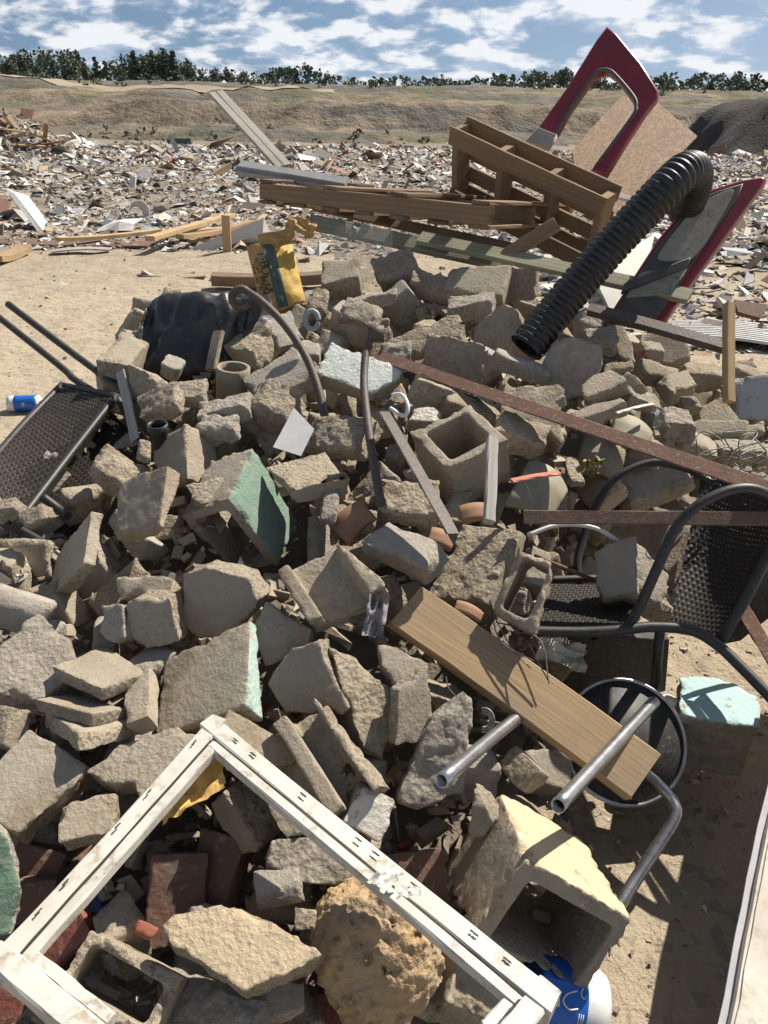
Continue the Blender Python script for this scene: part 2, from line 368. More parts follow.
def mat_osb():
    t=NT('strand_board'); co=t.coord(); v=t.n('ShaderNodeTexVoronoi'); mp=t.n('ShaderNodeMapping'); t.set(mp.inputs[0],co); mp.inputs['Scale'].default_value=(1,1.9,1)
    nd=t.n('ShaderNodeTexNoise'); t.set(nd.inputs[0],co); nd.inputs['Scale'].default_value=9; a=t.n('ShaderNodeVectorMath',operation='MULTIPLY_ADD'); t.t.links.new(nd.outputs['Color'],a.inputs[0]); a.inputs[1].default_value=(.12,.12,.12); t.t.links.new(mp.outputs[0],a.inputs[2])
    t.t.links.new(a.outputs[0],v.inputs['Vector']); v.inputs['Scale'].default_value=60
    s=t.n('ShaderNodeSeparateColor'); t.t.links.new(v.outputs['Color'],s.inputs[0])
    c=t.mix(s.outputs[0],(.12,.066,.033),(.31,.185,.09)); c=t.mix(t.rng(s.outputs[1],.75,.85,0,.8),c,(.12,.06,.03)); n2=t.noise(co,3,4); c=t.mix(t.rng(n2,.5,.7,0,.5),c,(.17,.11,.07))
    M['osb']=t.out(c,.8,t.bump(s.outputs[0],.4,.004))
mat_osb()
def mat_ground():
    t=NT('bare_dirt'); co=t.coord('Object'); a=t.noise(co,.35,5,.6); b=t.noise(co,5,6,.65); c=t.noise(co,70,5,.7); f=t.noise(co,420,3,.7)
    col=t.mix(t.rng(a,.35,.65),(.46,.385,.285),(.39,.33,.245)); col=t.mix(t.rng(b,.42,.7,0,.6),col,(.31,.25,.175)); col=t.mix(t.rng(c,.35,.7,0,.45),col,(.54,.45,.33))
    v=t.n('ShaderNodeTexVoronoi'); t.set(v.inputs['Vector'],co); v.inputs['Scale'].default_value=38; s=t.n('ShaderNodeSeparateColor'); t.t.links.new(v.outputs['Color'],s.inputs[0])
    col=t.mix(t.rng(s.outputs[0],.86,.9,0,.45),col,(.22,.19,.155))
    # greyer and more littered further out
    sp=t.n('ShaderNodeSeparateXYZ'); t.set(sp.inputs[0],co); far=t.rng(t.math('ADD',sp.outputs[1],t.math('MULTIPLY',b,5.)),9,15)
    lit=t.noise(co,2.2,8,.75); fc=t.mix(t.rng(lit,.38,.62),(.17,.14,.11),(.28,.24,.195)); col=t.mix(far,col,fc)
    nb=t.bump(b,.9,.06); nb=t.bump(c,.9,.014,nb); nb=t.bump(f,.5,.003,nb)
    M['dirt']=t.out(col,.97,nb,spec=.1)
mat_ground()
def mat_quarry():
    t=NT('quarry_earth'); co=t.coord('Object'); a=t.noise(co,.05,6,.62,.4); b=t.noise(co,.35,6,.7); m=t.coord('Object',(.05,.05,1.1)); str_=t.noise(m,1.0,5,.6,.5)
    col=t.mix(t.rng(a,.44,.53),(.215,.175,.13),(.15,.14,.125)); col=t.mix(t.rng(str_,.50,.60,0,.75),col,(.30,.24,.165)); col=t.mix(t.rng(b,.47,.64,0,.75),col,(.10,.085,.068))
    gr=t.noise(co,.11,5,.6); z=t.n('ShaderNodeSeparateXYZ'); t.set(z.inputs[0],co)
    flat=t.n('ShaderNodeNewGeometry'); sz=t.n('ShaderNodeSeparateXYZ'); t.t.links.new(flat.outputs['True Normal'],sz.inputs[0])
    col=t.mix(t.math('MULTIPLY',t.rng(sz.outputs[2],.9,.99),t.rng(gr,.5,.62,0,.7)),col,(.11,.12,.055))
    M['quarry']=t.out(col,.97,t.bump(b,1.,1.2),spec=.1)
mat_quarry()
def mat_leaf():
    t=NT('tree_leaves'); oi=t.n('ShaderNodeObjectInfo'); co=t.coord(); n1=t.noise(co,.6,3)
    c=t.mix(t.rng(n1,.35,.65),(.10,.13,.085),(.14,.165,.105)); c=t.mix(t.rng(oi.outputs['Random'],0,1,0,.6),c,(.085,.11,.085)); M['leaf']=t.out(c,.7,spec=.3)  # greens lightened and greyed: distance haze is put into the leaf colour
mat_leaf()
def mat_vcol(name,rough=.75):
    t=NT(name); c=t.attr('tint','Color'); co=t.coord(); n1=t.noise(co,18,5,.65); c=t.mix(t.rng(n1,.3,.7,0,.45),c,t.mix(.55,c,(.10,.085,.065))); M[name]=t.out(c,rough,t.bump(n1,.5,.01))
mat_vcol('litter')
def mat_objcol():
    t=NT('scrap'); oi=t.n('ShaderNodeObjectInfo'); co=t.coord(); n1=t.noise(co,14,5,.65); c=oi.outputs['Color']; c=t.mix(t.rng(n1,.35,.7,0,.6),c,t.mix(.6,c,(.12,.10,.075))); M['scrap']=t.out(c,.8,t.bump(n1,.4,.006))
mat_objcol()
def mat_clear(name,alpha,col):
    t=NT(name); co=t.coord(); n1=t.noise(co,16,5,.65,.6); t.set(t.b.inputs['Alpha'],t.rng(n1,.35,.7,alpha*.5,min(1,alpha*1.5))); M[name]=t.out(col,.3,t.bump(n1,.6,.01))
mat_clear('clear_plastic',.42,(.45,.43,.40))
simple('dirty_glass',(.17,.18,.15),(.24,.24,.20),8,.45,.05,.001); M['dirty_glass'].node_tree.nodes['Principled BSDF'].inputs['Alpha'].default_value=.7

# ---------------------------------------------------------------- shape helpers
def bm_obj(name,bm,mat,parent=None,smooth=False):
    me=bpy.data.meshes.new(name); bm.to_mesh(me); bm.free()
    if smooth:
        for p in me.polygons: p.use_smooth=True
    return obj(name,me,mat,parent)
def frame(o,x,y=None):
    """4x4 from an origin, an x direction and a rough y direction"""
    x=V(x).normalized(); y=V(y) if y is not None else Vector((0,0,1)).cross(x); z=x.cross(y).normalized(); y=z.cross(x)
    m=Matrix.Identity(4)
    for i in range(3): m[i][0]=x[i]; m[i][1]=y[i]; m[i][2]=z[i]; m[i][3]=float(o[i])
    return m
def box_bm(bm,L,c=(0,0,0),bev=.0,jit=0.,M4=None,seg=1):
    r=bmesh.ops.create_cube(bm,size=1); vs_=r['verts']
    for v in vs_: v.co=Vector((v.co.x*L[0]+c[0],v.co.y*L[1]+c[1],v.co.z*L[2]+c[2]))
    if jit:
        for v in vs_: v.co+=Vector((random.uniform(-jit,jit),random.uniform(-jit,jit),random.uniform(-jit,jit)))
    es=list({e for v in vs_ for e in v.link_edges})
    if bev:
        rr=bmesh.ops.bevel(bm,geom=es,offset=bev,segments=seg,affect='EDGES',profile=.5); vs_=rr['verts']+[v for v in vs_ if v.is_valid]
    if M4 is not None:
        for v in set(vs_):
            if v.is_valid: v.co=M4@v.co
def board(name,L,mat,M4,parent=None,bev=.003,warp=.004,nseg=8,ends=.008,seed=None):
    """a sawn board along local x with a slight warp and ragged ends; L=(length,width,thickness)"""
    rg=random.Random(seed if seed is not None else zlib.crc32(repr((name,round(L[0],3),round(M4[0][3],3))).encode())&0xffff)
    bm=bmesh.new(); rings=[]
    wx=rg.uniform(-1,1)*warp; tw=rg.uniform(-1,1)*.02
    for i in range(nseg+1):
        u=i/nseg; x=(u-.5)*L[0]; b=wx*(1-(2*u-1)**2)*2; ring=[]
        hy,hz=L[1]/2,L[2]/2; e=min(bev,hz*.6)
        for (y,z) in ((-hy+e,-hz),(hy-e,-hz),(hy,-hz+e),(hy,hz-e),(hy-e,hz),(-hy+e,hz),(-hy,hz-e),(-hy,-hz+e)):
            yy=y+rg.uniform(-1,1)*.0012; zz=z+b+tw*y*(u-.5); xx=x+(rg.uniform(-ends,ends) if i in (0,nseg) else 0)
            ring.append(bm.verts.new((xx,yy,zz)))
        rings.append(ring)
    for a,b in zip(rings,rings[1:]):
        for k in range(8): bm.faces.new((a[k],a[(k+1)%8],b[(k+1)%8],b[k]))
    bm.faces.new(rings[0][::-1]); bm.faces.new(rings[-1]); bmesh.ops.recalc_face_normals(bm,faces=bm.faces)
    o=bm_obj(name,bm,mat,parent); 
    if parent is None: o.matrix_world=M4
    else: o.matrix_local=M4
    return o
def spline(pts,n=8):
    pts=[V(p) for p in pts]; 
    if len(pts)<3: return pts
    out=[]; P_=[pts[0]*2-pts[1]]+pts+[pts[-1]*2-pts[-2]]
    for i in range(1,len(P_)-2):
        a,b,c,d=P_[i-1:i+3]
        for k in range(n):
            t=k/n; out.append(.5*((2*b)+(c-a)*t+(2*a-5*b+4*c-d)*t*t+(3*b-a-3*c+d)*t**3))
    out.append(pts[-1]); return out
def sweep(path,radii,seg=12,hollow=0.,caps=True,flat=None):
    """tube mesh data along a path; radii scalar or list; hollow = wall thickness (open ends)"""
    n=len(path); R=[radii]*n if isinstance(radii,(int,float)) else radii
    vs_=[];fs=[]; t0=(path[1]-path[0]).normalized(); up=Vector((0,0,1)) if abs(t0.z)<.9 else Vector((1,0,0)); nx=t0.cross(up).normalized()
    def ring(i,r):
        s=len(vs_)
        for k in range(seg):
            a=2*math.pi*k/seg; vs_.append(path[i]+(nx_*math.cos(a)*r+ny_*math.sin(a)*r*(flat or 1)))
        return s
    fr=[]
    for i in range(n):
        t=(path[min(i+1,n-1)]-path[max(i-1,0)]).normalized(); nx=(nx-t*nx.dot(t)).normalized(); fr.append((nx.copy(),t.cross(nx)))
    def run(rs,flip):
        st=[]
        nonlocal nx_,ny_
        for i in range(n):
            nx_,ny_=fr[i]; st.append(ring(i,rs[i]))
        for a,b in zip(st,st[1:]):
            for k in range(seg):
                q=(a+k,a+(k+1)%seg,b+(k+1)%seg,b+k); fs.append(q[::-1] if flip else q)
        return st
    nx_=ny_=None
    so=run(R,False)
    if hollow:
        si=run([r-hollow for r in R],True)
        for (o_,i_,fl) in ((so[0],si[0],True),(so[-1],si[-1],False)):
            for k in range(seg):
                q=(o_+k,o_+(k+1)%seg,i_+(k+1)%seg,i_+k); fs.append(q[::-1] if fl else q)
    elif caps:
        fs.append(tuple(range(so[0],so[0]+seg))[::-1]); fs.append(tuple(range(so[-1],so[-1]+seg)))
    return vs_,fs
def poly_obj(name,vs_,fs,mat,parent=None,smooth=True):
    me=bpy.data.meshes.new(name); me.from_pydata([tuple(v) for v in vs_],[],fs); me.update()
    if smooth:
        for p in me.polygons: p.use_smooth=len(p.vertices)<=4
    return obj(name,me,mat,parent)
def tube(name,pts,r,mat,parent=None,seg=12,hollow=0.,n=8,flat=None):
    path=spline(pts,n); vs_,fs=sweep(path,r,seg,hollow,True,flat)
    o=poly_obj(name,vs_,fs,mat)
    if parent is not None: wparent(o,parent)
    return o
def extrude(name,pts,nrm,th,mat,parent=None,holes=None,bev=.004,dents=0.):
    """a flat shape from world points on a plane, given thickness along -nrm, optionally with holes (lists of points); rounded edges"""
    c=bpy.data.curves.new(name,'CURVE'); c.dimensions='2D'; c.fill_mode='BOTH'; c.extrude=th/2; c.bevel_depth=bev; c.bevel_resolution=1
    nrm=V(nrm).normalized(); o0=V(pts[0]); x=(V(pts[1])-o0).normalized(); x=(x-nrm*x.dot(nrm)).normalized(); y=nrm.cross(x)
    for pl in [pts]+(holes or []):
        s=c.splines.new('POLY'); s.points.add(len(pl)-1); s.use_cyclic_u=True
        for i,p in enumerate(pl):
            q=V(p)-o0; s.points[i].co=(q.dot(x),q.dot(y),0,1)
    tmp=bpy.data.objects.new('tmp',c); COL.objects.link(tmp); dg=bpy.context.evaluated_depsgraph_get(); me=bpy.data.meshes.new_from_object(tmp.evaluated_get(dg)); bpy.data.objects.remove(tmp); bpy.data.curves.remove(c)
    me.name=name; me.materials.clear()
    m=Matrix.Identity(4)
    for i in range(3): m[i][0]=x[i]; m[i][1]=y[i]; m[i][2]=nrm[i]; m[i][3]=(o0-nrm*th/2)[i]
    o=obj(name,me,mat); o.matrix_world=m
    if parent is not None: o.parent=parent; o.matrix_parent_inverse=Matrix.Translation(-Vector(parent.location))
    return o
def plane_pts(px,c,n):
    """pixel outline laid on the plane through c with normal n"""
    out=[]
    for (x,y) in px:
        r=ray(x,y); out.append(CO+r*((np.asarray(c)-CO)@n)/(r@n))
    return out
def camn(tx,ty): 
    n=-CF+tx*CR+ty*CU; return n/np.linalg.norm(n)
def roundpts(pl,r=.25,n=4):
    """round the corners of a point list"""
    out=[]; pl=[V(p) for p in pl]
    for i,p in enumerate(pl):
        a=p+(pl[i-1]-p)*r; b=p+(pl[(i+1)%len(pl)]-p)*r
        for k in range(n+1):
            t=k/n; out.append(a*(1-t)**2+p*2*t*(1-t)+b*t*t)
    return out

# ---------------------------------------------------------------- terrain
def G(x,y):
    x=np.asarray(x,float); y=np.asarray(y,float); P=np.stack([x,y,np.zeros_like(x)],-1)
    z=np.interp(y,[-30,8,20,40,80,100],[0,0,-.35,-1.2,-3.0,-3.2])
    z=z+.035*fbm(P*.8,3,3)*np.clip((y-2)/4,0.2,1)+.02*fbm(P*5,4,3)
    far=np.clip((y-8.5)/8,0,1); z=z+far*(.22*fbm(P*.45,5,4)+.07*fbm(P*2.2,6,2))
    # the heap of boards at the left edge of the dump
    z=z+1.5*np.exp(-(((x+15.6)/1.9)**2+((y-35)/2.8)**2))
    return z
def sheet(name,xs,ys,zf,mat):
    Xg,Yg=np.meshgrid(xs,ys,indexing='ij'); Z=zf(Xg,Yg); ve=np.stack([Xg,Yg,Z],-1).reshape(-1,3); nx,ny=Xg.shape
    i=np.arange(nx*ny).reshape(nx,ny); fa=np.stack([i[:-1,:-1],i[1:,:-1],i[1:,1:],i[:-1,1:]],-1).reshape(-1,4)
    return tag(obj(name,mesh_np(name,ve,fa),mat),kind='structure')
_s=np.linspace(-1,1,420); xs=1.1*np.sinh(_s*5.6)/np.sinh(5.6)*90+_s*2.5
_t=np.linspace(0,1,360); ys=-4+_t*6+88*(np.exp(_t*3.6)-1)/(np.exp(3.6)-1)
sheet('ground',xs,ys,G,M['dirt'])
def Q(x,y):
    P=np.stack([x,y,np.zeros_like(x)],-1); w=7*fbm(P*np.array([.03,.0,0]),21,3)
    yy=y-w; z=np.interp(yy,[60,80,84,91,98,106,112,120,128,140,420],[-3.6,-3.15,-2.2,-1.6,-.9,-.55,.5,.9,1.9,2.1,2.3])
    m=np.clip((y-76)/10,0,1)*np.clip((150-y)/25,0.05,1)
    z=z+m*(1.3*fbm(P*.07,22,4)+.9*np.abs(fbm(P*np.array([.22,.08,1]),23,3))-.25)
    z=z+m*np.where(fbm(P*.035,29,2)>.08,np.interp(yy,[84,91,95,98,104],[0,-.8,1.3,.8,0]),0)
    return z
sheet('quarry_bank',np.linspace(-190,190,420),np.concatenate([np.linspace(72,150,170),np.linspace(154,420,20)]),Q,M['quarry'])
sheet('far_ground',np.linspace(-3500,3500,9),np.array([418,900,2000,5000]),lambda x,y:2.2+0*x,M['quarry'])
def heapz(x,y):
    P=np.stack([x,y,0*x],-1); w=1.4*fbm(P*.3,41,3)
    z=-3.2+4.6*np.clip(1.2-((np.maximum(np.abs(x-44)-15,0)+w)/7)**2,0,1)*np.clip(1.15-((y-62+w)/7)**2,0,1)+.35*fbm(P*.9,42,3)
    return z
heap_=sheet('soil_heap',np.linspace(20,75,130),np.linspace(52,73,60),heapz,M['black_soil']); del heap_['kind']; tag(heap_,'long dark black soil heap at the back of the dump field','soil heap')

# trees on the rim
def leaf_cloud(cs,n,size,rg):
    """cs: list of (centre, radius); n leaf quads spread through the clumps"""
    cs_=np.array([c[0] for c in cs]); rs=np.array([c[1] for c in cs]); w=rs**2; pick=rg.choice(len(cs),n,p=w/w.sum())
    d=rg.normal(size=(n,3)); d/=np.linalg.norm(d,axis=1)[:,None]; p=cs_[pick]+d*(rs[pick]*rg.uniform(.35,1.08,n)**.6)[:,None]*np.array([1,1,.85])
    a=rg.normal(size=(n,3)); a/=np.linalg.norm(a,axis=1)[:,None]; b=np.cross(a,rg.normal(size=(n,3))); b/=np.linalg.norm(b,axis=1)[:,None]
    s=size*rg.uniform(.6,1.4,n)[:,None]
    ve=np.stack([p-a*s-b*s*.5,p+a*s*.2-b*s*.7,p+a*s+b*s*.4,p-a*s*.3+b*s*.8],1).reshape(-1,3); fa=np.arange(4*n).reshape(n,4)
    return ve,fa
def tree_proto(seed,h,w,kind):
    rg=np.random.default_rng(seed); cs=[]; n=int(14+w*3)
    for k in range(n):
        u=k/(n-1) if n>1 else 0; zz=h*(.10+.82*u) if kind=='round' else h*(.12+.84*u)
        wr=w*.5*(math.sin(math.pi*(.2+.75*u)) if kind=='round' else (1.02-u)*.9+.1)
        a=rg.uniform(0,6.28); r=wr*rg.uniform(.2,.75); cs.append(((math.cos(a)*r,math.sin(a)*r,zz),max(.35,wr*rg.uniform(.35,.6))))
    ve,fa=leaf_cloud(cs,1000,.27,rg); crown=mesh_np('crown',ve,fa,False)
    path=[Vector((0,0,-.3)),Vector((rg.normal()*.1,0,h*.4)),Vector((rg.normal()*.15,rg.normal()*.1,h*.9))]; vs_,fs=sweep(path,[h*.022,h*.016,h*.004],7)
    for c,r in cs[::2]:
        b=Vector((0,0,c[2]*.75)); v2,f2=sweep([b,b.lerp(V(c),.6)+Vector((0,0,.1)),V(c)],[h*.008,h*.006,h*.002],5); o=len(vs_); vs_+=v2; fs+=[tuple(i+o for i in f) for f in f2]
    tr=bpy.data.meshes.new('trunk'); tr.from_pydata([tuple(v) for v in vs_],[],fs)
    return crown,tr
PROT=[tree_proto(1,8,5,'round'),tree_proto(2,8,3.4,'tall'),tree_proto(3,7,6,'round'),tree_proto(4,9,3,'tall'),tree_proto(5,8,4.2,'round')]
def tree(px,top,Y,pi,label,group,sc=1.):
    d=Y/ray(px,top)[1]; p=CO+ray(px,top)*d; base=float(Q(np.array([p[0]]),np.array([p[1]]))[0]); h0=[8,8,7,9,8][pi]; s=(p[2]-base)/h0/.98
    r=empty('tree',(p[0],p[1],base),label,'tree',group); r.rotation_euler.z=px*.37; 
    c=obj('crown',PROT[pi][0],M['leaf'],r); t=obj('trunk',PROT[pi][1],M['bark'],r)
    for q in (c,t): q.scale=(s*sc*1.35,s*sc*1.35,s)
TL=[(8,57,0),(24,60,1),(37,63,4),(52,61,1),(68,54,2),(84,62,4),(94,57,1),(104,61,3),(118,64,2),(132,51,1),(143,58,3),(151,49,0),(163,47,4),(172,51,1),(186,57,0)]
TN=['leftmost tree of the row on the quarry rim','thin tree next to the leftmost on the rim','third tree from the sky\'s left edge on the rim','slim tree before the broad round one on the rim','broad round-topped tree of the rim row at far left','low tree just after the broad round-topped one','slender tree at the middle of the left rim row','narrow pointed tree left of the low bushy one','low bushy tree before the taller clump on the rim','tall airy tree opening the tall clump on the rim','narrow tree squeezed inside the tall clump on the rim','full-crowned tree of the tall clump on the rim','tallest tree of the left rim row','thin tree on the far side of the tallest one','rounded tree ending the left rim row before the gap']
for (px,tp,k),lb in zip(TL,TN): tree(px,tp,170+px%17,k,lb,'trees along the quarry rim',1.25 if k in (1,3) else 1)
for px,tp,k,lb in ((215,67,2,'low tree right after the gap in the rim row'),(226,66,4,'second low tree after the gap in the rim row'),(243,70,0,'third low tree after the gap in the rim row'),(531,73,4,'tree left of the round one behind the pallets'),(548,80,2,'small low tree between the two behind the pallets'),(566,66,0,'round tree on the rim just beside the red car panel'),(669,80,2,'lone round tree on the rim beyond the strand board')):
    tree(px,tp,175,k,lb,'trees along the quarry rim')
def treeline():
    rg=np.random.default_rng(77); cs=[]
    for x in np.arange(-150,260,1.3):
        h=(3.0+1.1*noise(np.array([[x*.09,3.,0]]),5)[0]+.7*rg.uniform(-1,1))*(1.0 if x>-45 else 1.5)
        yy=205+rg.uniform(-9,9)
        for k in range(5): cs.append(((x+rg.normal()*.9,yy+rg.normal(),2.0+h*rg.uniform(.08,.9)),h*rg.uniform(.2,.33)))
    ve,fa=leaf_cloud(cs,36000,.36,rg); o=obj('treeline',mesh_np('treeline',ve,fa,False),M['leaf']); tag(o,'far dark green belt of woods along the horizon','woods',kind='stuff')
treeline()
def scrub():
    rg=np.random.default_rng(78); cs=[]
    for k in range(260):
        x=rg.uniform(-110,110); y=rg.uniform(128,150); z=float(Q(np.array([x]),np.array([y]))[0]); cs.append(((x,y,z+.25),rg.uniform(.3,.9)))
    for k in range(120):
        x=rg.uniform(-60,12); y=rg.uniform(74,84); z=float(Q(np.array([x]),np.array([y]))[0]); cs.append(((x,y,z+.1),rg.uniform(.25,.6)))
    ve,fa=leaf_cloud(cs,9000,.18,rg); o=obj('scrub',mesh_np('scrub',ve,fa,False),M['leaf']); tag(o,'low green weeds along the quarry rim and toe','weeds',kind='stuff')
scrub()

# ---------------------------------------------------------------- the dump field
PAL=np.array([(.55,.54,.52),(.48,.46,.42),(.40,.37,.33),(.33,.29,.24),(.26,.22,.18),(.36,.26,.15),(.42,.31,.19),(.20,.15,.10),(.13,.11,.10),(.30,.32,.34),(.22,.26,.32),(.28,.15,.11),(.62,.61,.60),(.36,.33,.28)])
PW=np.array([11,11,13,13,11,7,6,8,6,4,2,4,11,13],float); PW/=PW.sum()
def litter(name,label,n,yf,xf,sf,seed,flat=(.02,.16),jag=.22,tilt=.45,zf=None,pal=None):
    rg=np.random.default_rng(seed); y=yf(rg,n*2); x=xf(rg,n*2,y); pr=fbm(np.stack([x*.35,y*.35,0*x],-1),seed+70,3)+rg.uniform(-.75,.75,n*2); o_=np.argsort(-pr)[:n]; x=x[o_]; y=y[o_]; s=sf(rg,n,y)
    L=np.stack([s*rg.uniform(.8,1.7,n),s*rg.uniform(.12,.8,n)**1.2,s*rg.uniform(*flat,n)],1)/2
    cube=np.array([(a,b,c) for a in (-1,1) for b in (-1,1) for c in (-1,1)],float); q=np.array([(0,1,3,2),(4,6,7,5),(0,4,5,1),(2,3,7,6),(0,2,6,4),(1,5,7,3)])
    ve=cube[None]*L[:,None]*rg.uniform(1-jag,1+jag*.5,(n,8,1)); az=rg.uniform(0,6.28,n); tl=rg.normal(0,tilt,n); t2=rg.normal(0,tilt,n)
    def rot(ve,a,i,j):
        c,s_=np.cos(a)[:,None],np.sin(a)[:,None]; u,w=ve[...,i].copy(),ve[...,j].copy(); ve[...,i]=u*c-w*s_; ve[...,j]=u*s_+w*c
    rot(ve,tl,0,2); rot(ve,t2,1,2); rot(ve,az,0,1)
    z=(zf or G)(x,y)+s*.06*rg.uniform(-.3,1.5,n); ve+=np.stack([x,y,z],1)[:,None]
    fa=(q[None]+8*np.arange(n)[:,None,None]).reshape(-1,4); me=mesh_np(name,ve.reshape(-1,3),fa,False)
    c=(PAL[rg.choice(len(PAL),n,p=PW)] if pal is None else pal[rg.integers(0,len(pal),n)])*rg.uniform(.75,1.15,(n,1)); m=rg.uniform(size=n); c[m<.004]=(.35,.04,.04); c[(m>.004)&(m<.009)]=(.06,.15,.33); c[(m>.009)&(m<.012)]=(.45,.34,.06)
    a=me.attributes.new('tint','FLOAT_COLOR','POINT'); cc=np.concatenate([np.repeat(c,8,0),np.ones((8*n,1))],1).astype(np.float32); a.data.foreach_set('color',cc.ravel())
    o=obj(name,me,M['litter']); tag(o,label,'debris',kind='stuff')
def yfar(lo,hi,p):
    return lambda rg,n:(lo**(1-p)+rg.uniform(size=n)*(hi**(1-p)-lo**(1-p)))**(1/(1-p))
litter('scattered_debris','mixed building scraps strewn thickly over the dump field',30000,yfar(9.,56,1.02),lambda rg,n,y:rg.uniform(-1,1,n)*(.58*y+2),lambda rg,n,y:(.02+.0030*y)*rg.lognormal(0,.7,n),11)
litter('debris_band','bright jumbled scraps along the far side of the dump field',7500,lambda rg,n:rg.uniform(32,54,n),lambda rg,n,y:rg.uniform(-1,1,n)*(.58*y+2),lambda rg,n,y:.15*rg.lognormal(0,.6,n),12,(.03,.35))
litter('debris_right','small rubble scraps strewn behind the pile',3200,yfar(5.2,12,1.2),lambda rg,n,y:rg.uniform(.08,.72,n)*y+.6,lambda rg,n,y:(.03+.008*y)*rg.lognormal(0,.5,n),13)
litter('pebbles','pebbles and crumbs on the bare dirt',1100,yfar(1.6,9.5,1.3),lambda rg,n,y:rg.uniform(-1,1,n)*(.6*y+.6),lambda rg,n,y:(.006+.0024*y)*rg.lognormal(0,.6,n),14,(.4,.8),.4)
litter('crumbs','loose grit and crumbs on the dirt by the broken blocks',900,lambda rg,n:rg.uniform(.6,2.2,n),lambda rg,n,y:rg.uniform(.2,1.3,n),lambda rg,n,y:.008*rg.lognormal(0,.55,n),15,(.5,.9),.4)
SKIP_SCRAP=set([1,2,5,6,7,9,10,11,12,13,14,15,16,17,18,19,20,21,22,23,25,26,27,28,29,30,31,32,33,35,36,37,39,42,43,44,46,47,48,50,51,52,53,54,55,56,57,58,59,61,62,63,64,65,66,67,68,71,72,73,74,75,76,77,78,79,81,82,83,84,85,86,87,90,93,95,96,97,98,99,100,101,102,103,104,106,107,108,109,110,111,112,113,115,117,118,119,121,123,124,125,127,128,129,131,132,133,134,135,136,137,138,141,142,143,144,145,146,147,148,149,150,152,153,154,155,157,158,159,160,161,162,163,164,165,166,168,169])
def folded(name,label,n,yf,sf,seed):
    """torn sheets and rags: each a creased pair of faces"""
    rg=np.random.default_rng(seed); y=yf(rg,n*2); x=rg.uniform(-1,1,n*2)*(.58*y+2); pr=fbm(np.stack([x*.5,y*.5,0*x],-1),seed+70,3)+rg.uniform(-.6,.6,n*2); o_=np.argsort(-pr)[:n]; x=x[o_]; y=y[o_]; s=sf(rg,n,y)
    w=s*rg.uniform(.15,.8,n); P=np.zeros((n,6,3)); lift=s*rg.uniform(.02,.35,n)
    for k,(u,v,h) in enumerate(((-1,-1,0),(0,-1,1),(1,-1,0),(1,1,0),(0,1,1),(-1,1,0))): P[:,k,0]=u*s*.6; P[:,k,1]=v*w*.5; P[:,k,2]=h*lift
    P+=rg.normal(0,1,(n,6,3))*(s*.10)[:,None,None]; a=rg.uniform(0,6.28,n); c,sn=np.cos(a)[:,None],np.sin(a)[:,None]; X,Y=P[...,0].copy(),P[...,1].copy(); P[...,0]=X*c-Y*sn; P[...,1]=X*sn+Y*c
    P+=np.stack([x,y,G(x,y)+s*.08],1)[:,None]; q=np.array([(0,1,4,5),(1,2,3,4)]); fa=(q[None]+6*np.arange(n)[:,None,None]).reshape(-1,4); me=mesh_np(name,P.reshape(-1,3),fa,False)
    col=PAL[rg.choice(len(PAL),n,p=PW)]*rg.uniform(.8,1.25,(n,1)); a_=me.attributes.new('tint','FLOAT_COLOR','POINT'); a_.data.foreach_set('color',np.concatenate([np.repeat(col,6,0),np.ones((6*n,1))],1).astype(np.float32).ravel())
    tag(obj(name,me,M['litter']),label,'debris',kind='stuff')
folded('torn_scraps','torn paper, film and sheet scraps carpeting the dump field',46000,yfar(8.8,56,.95),lambda rg,n,y:(.018+.0030*y)*rg.lognormal(0,.6,n),31)
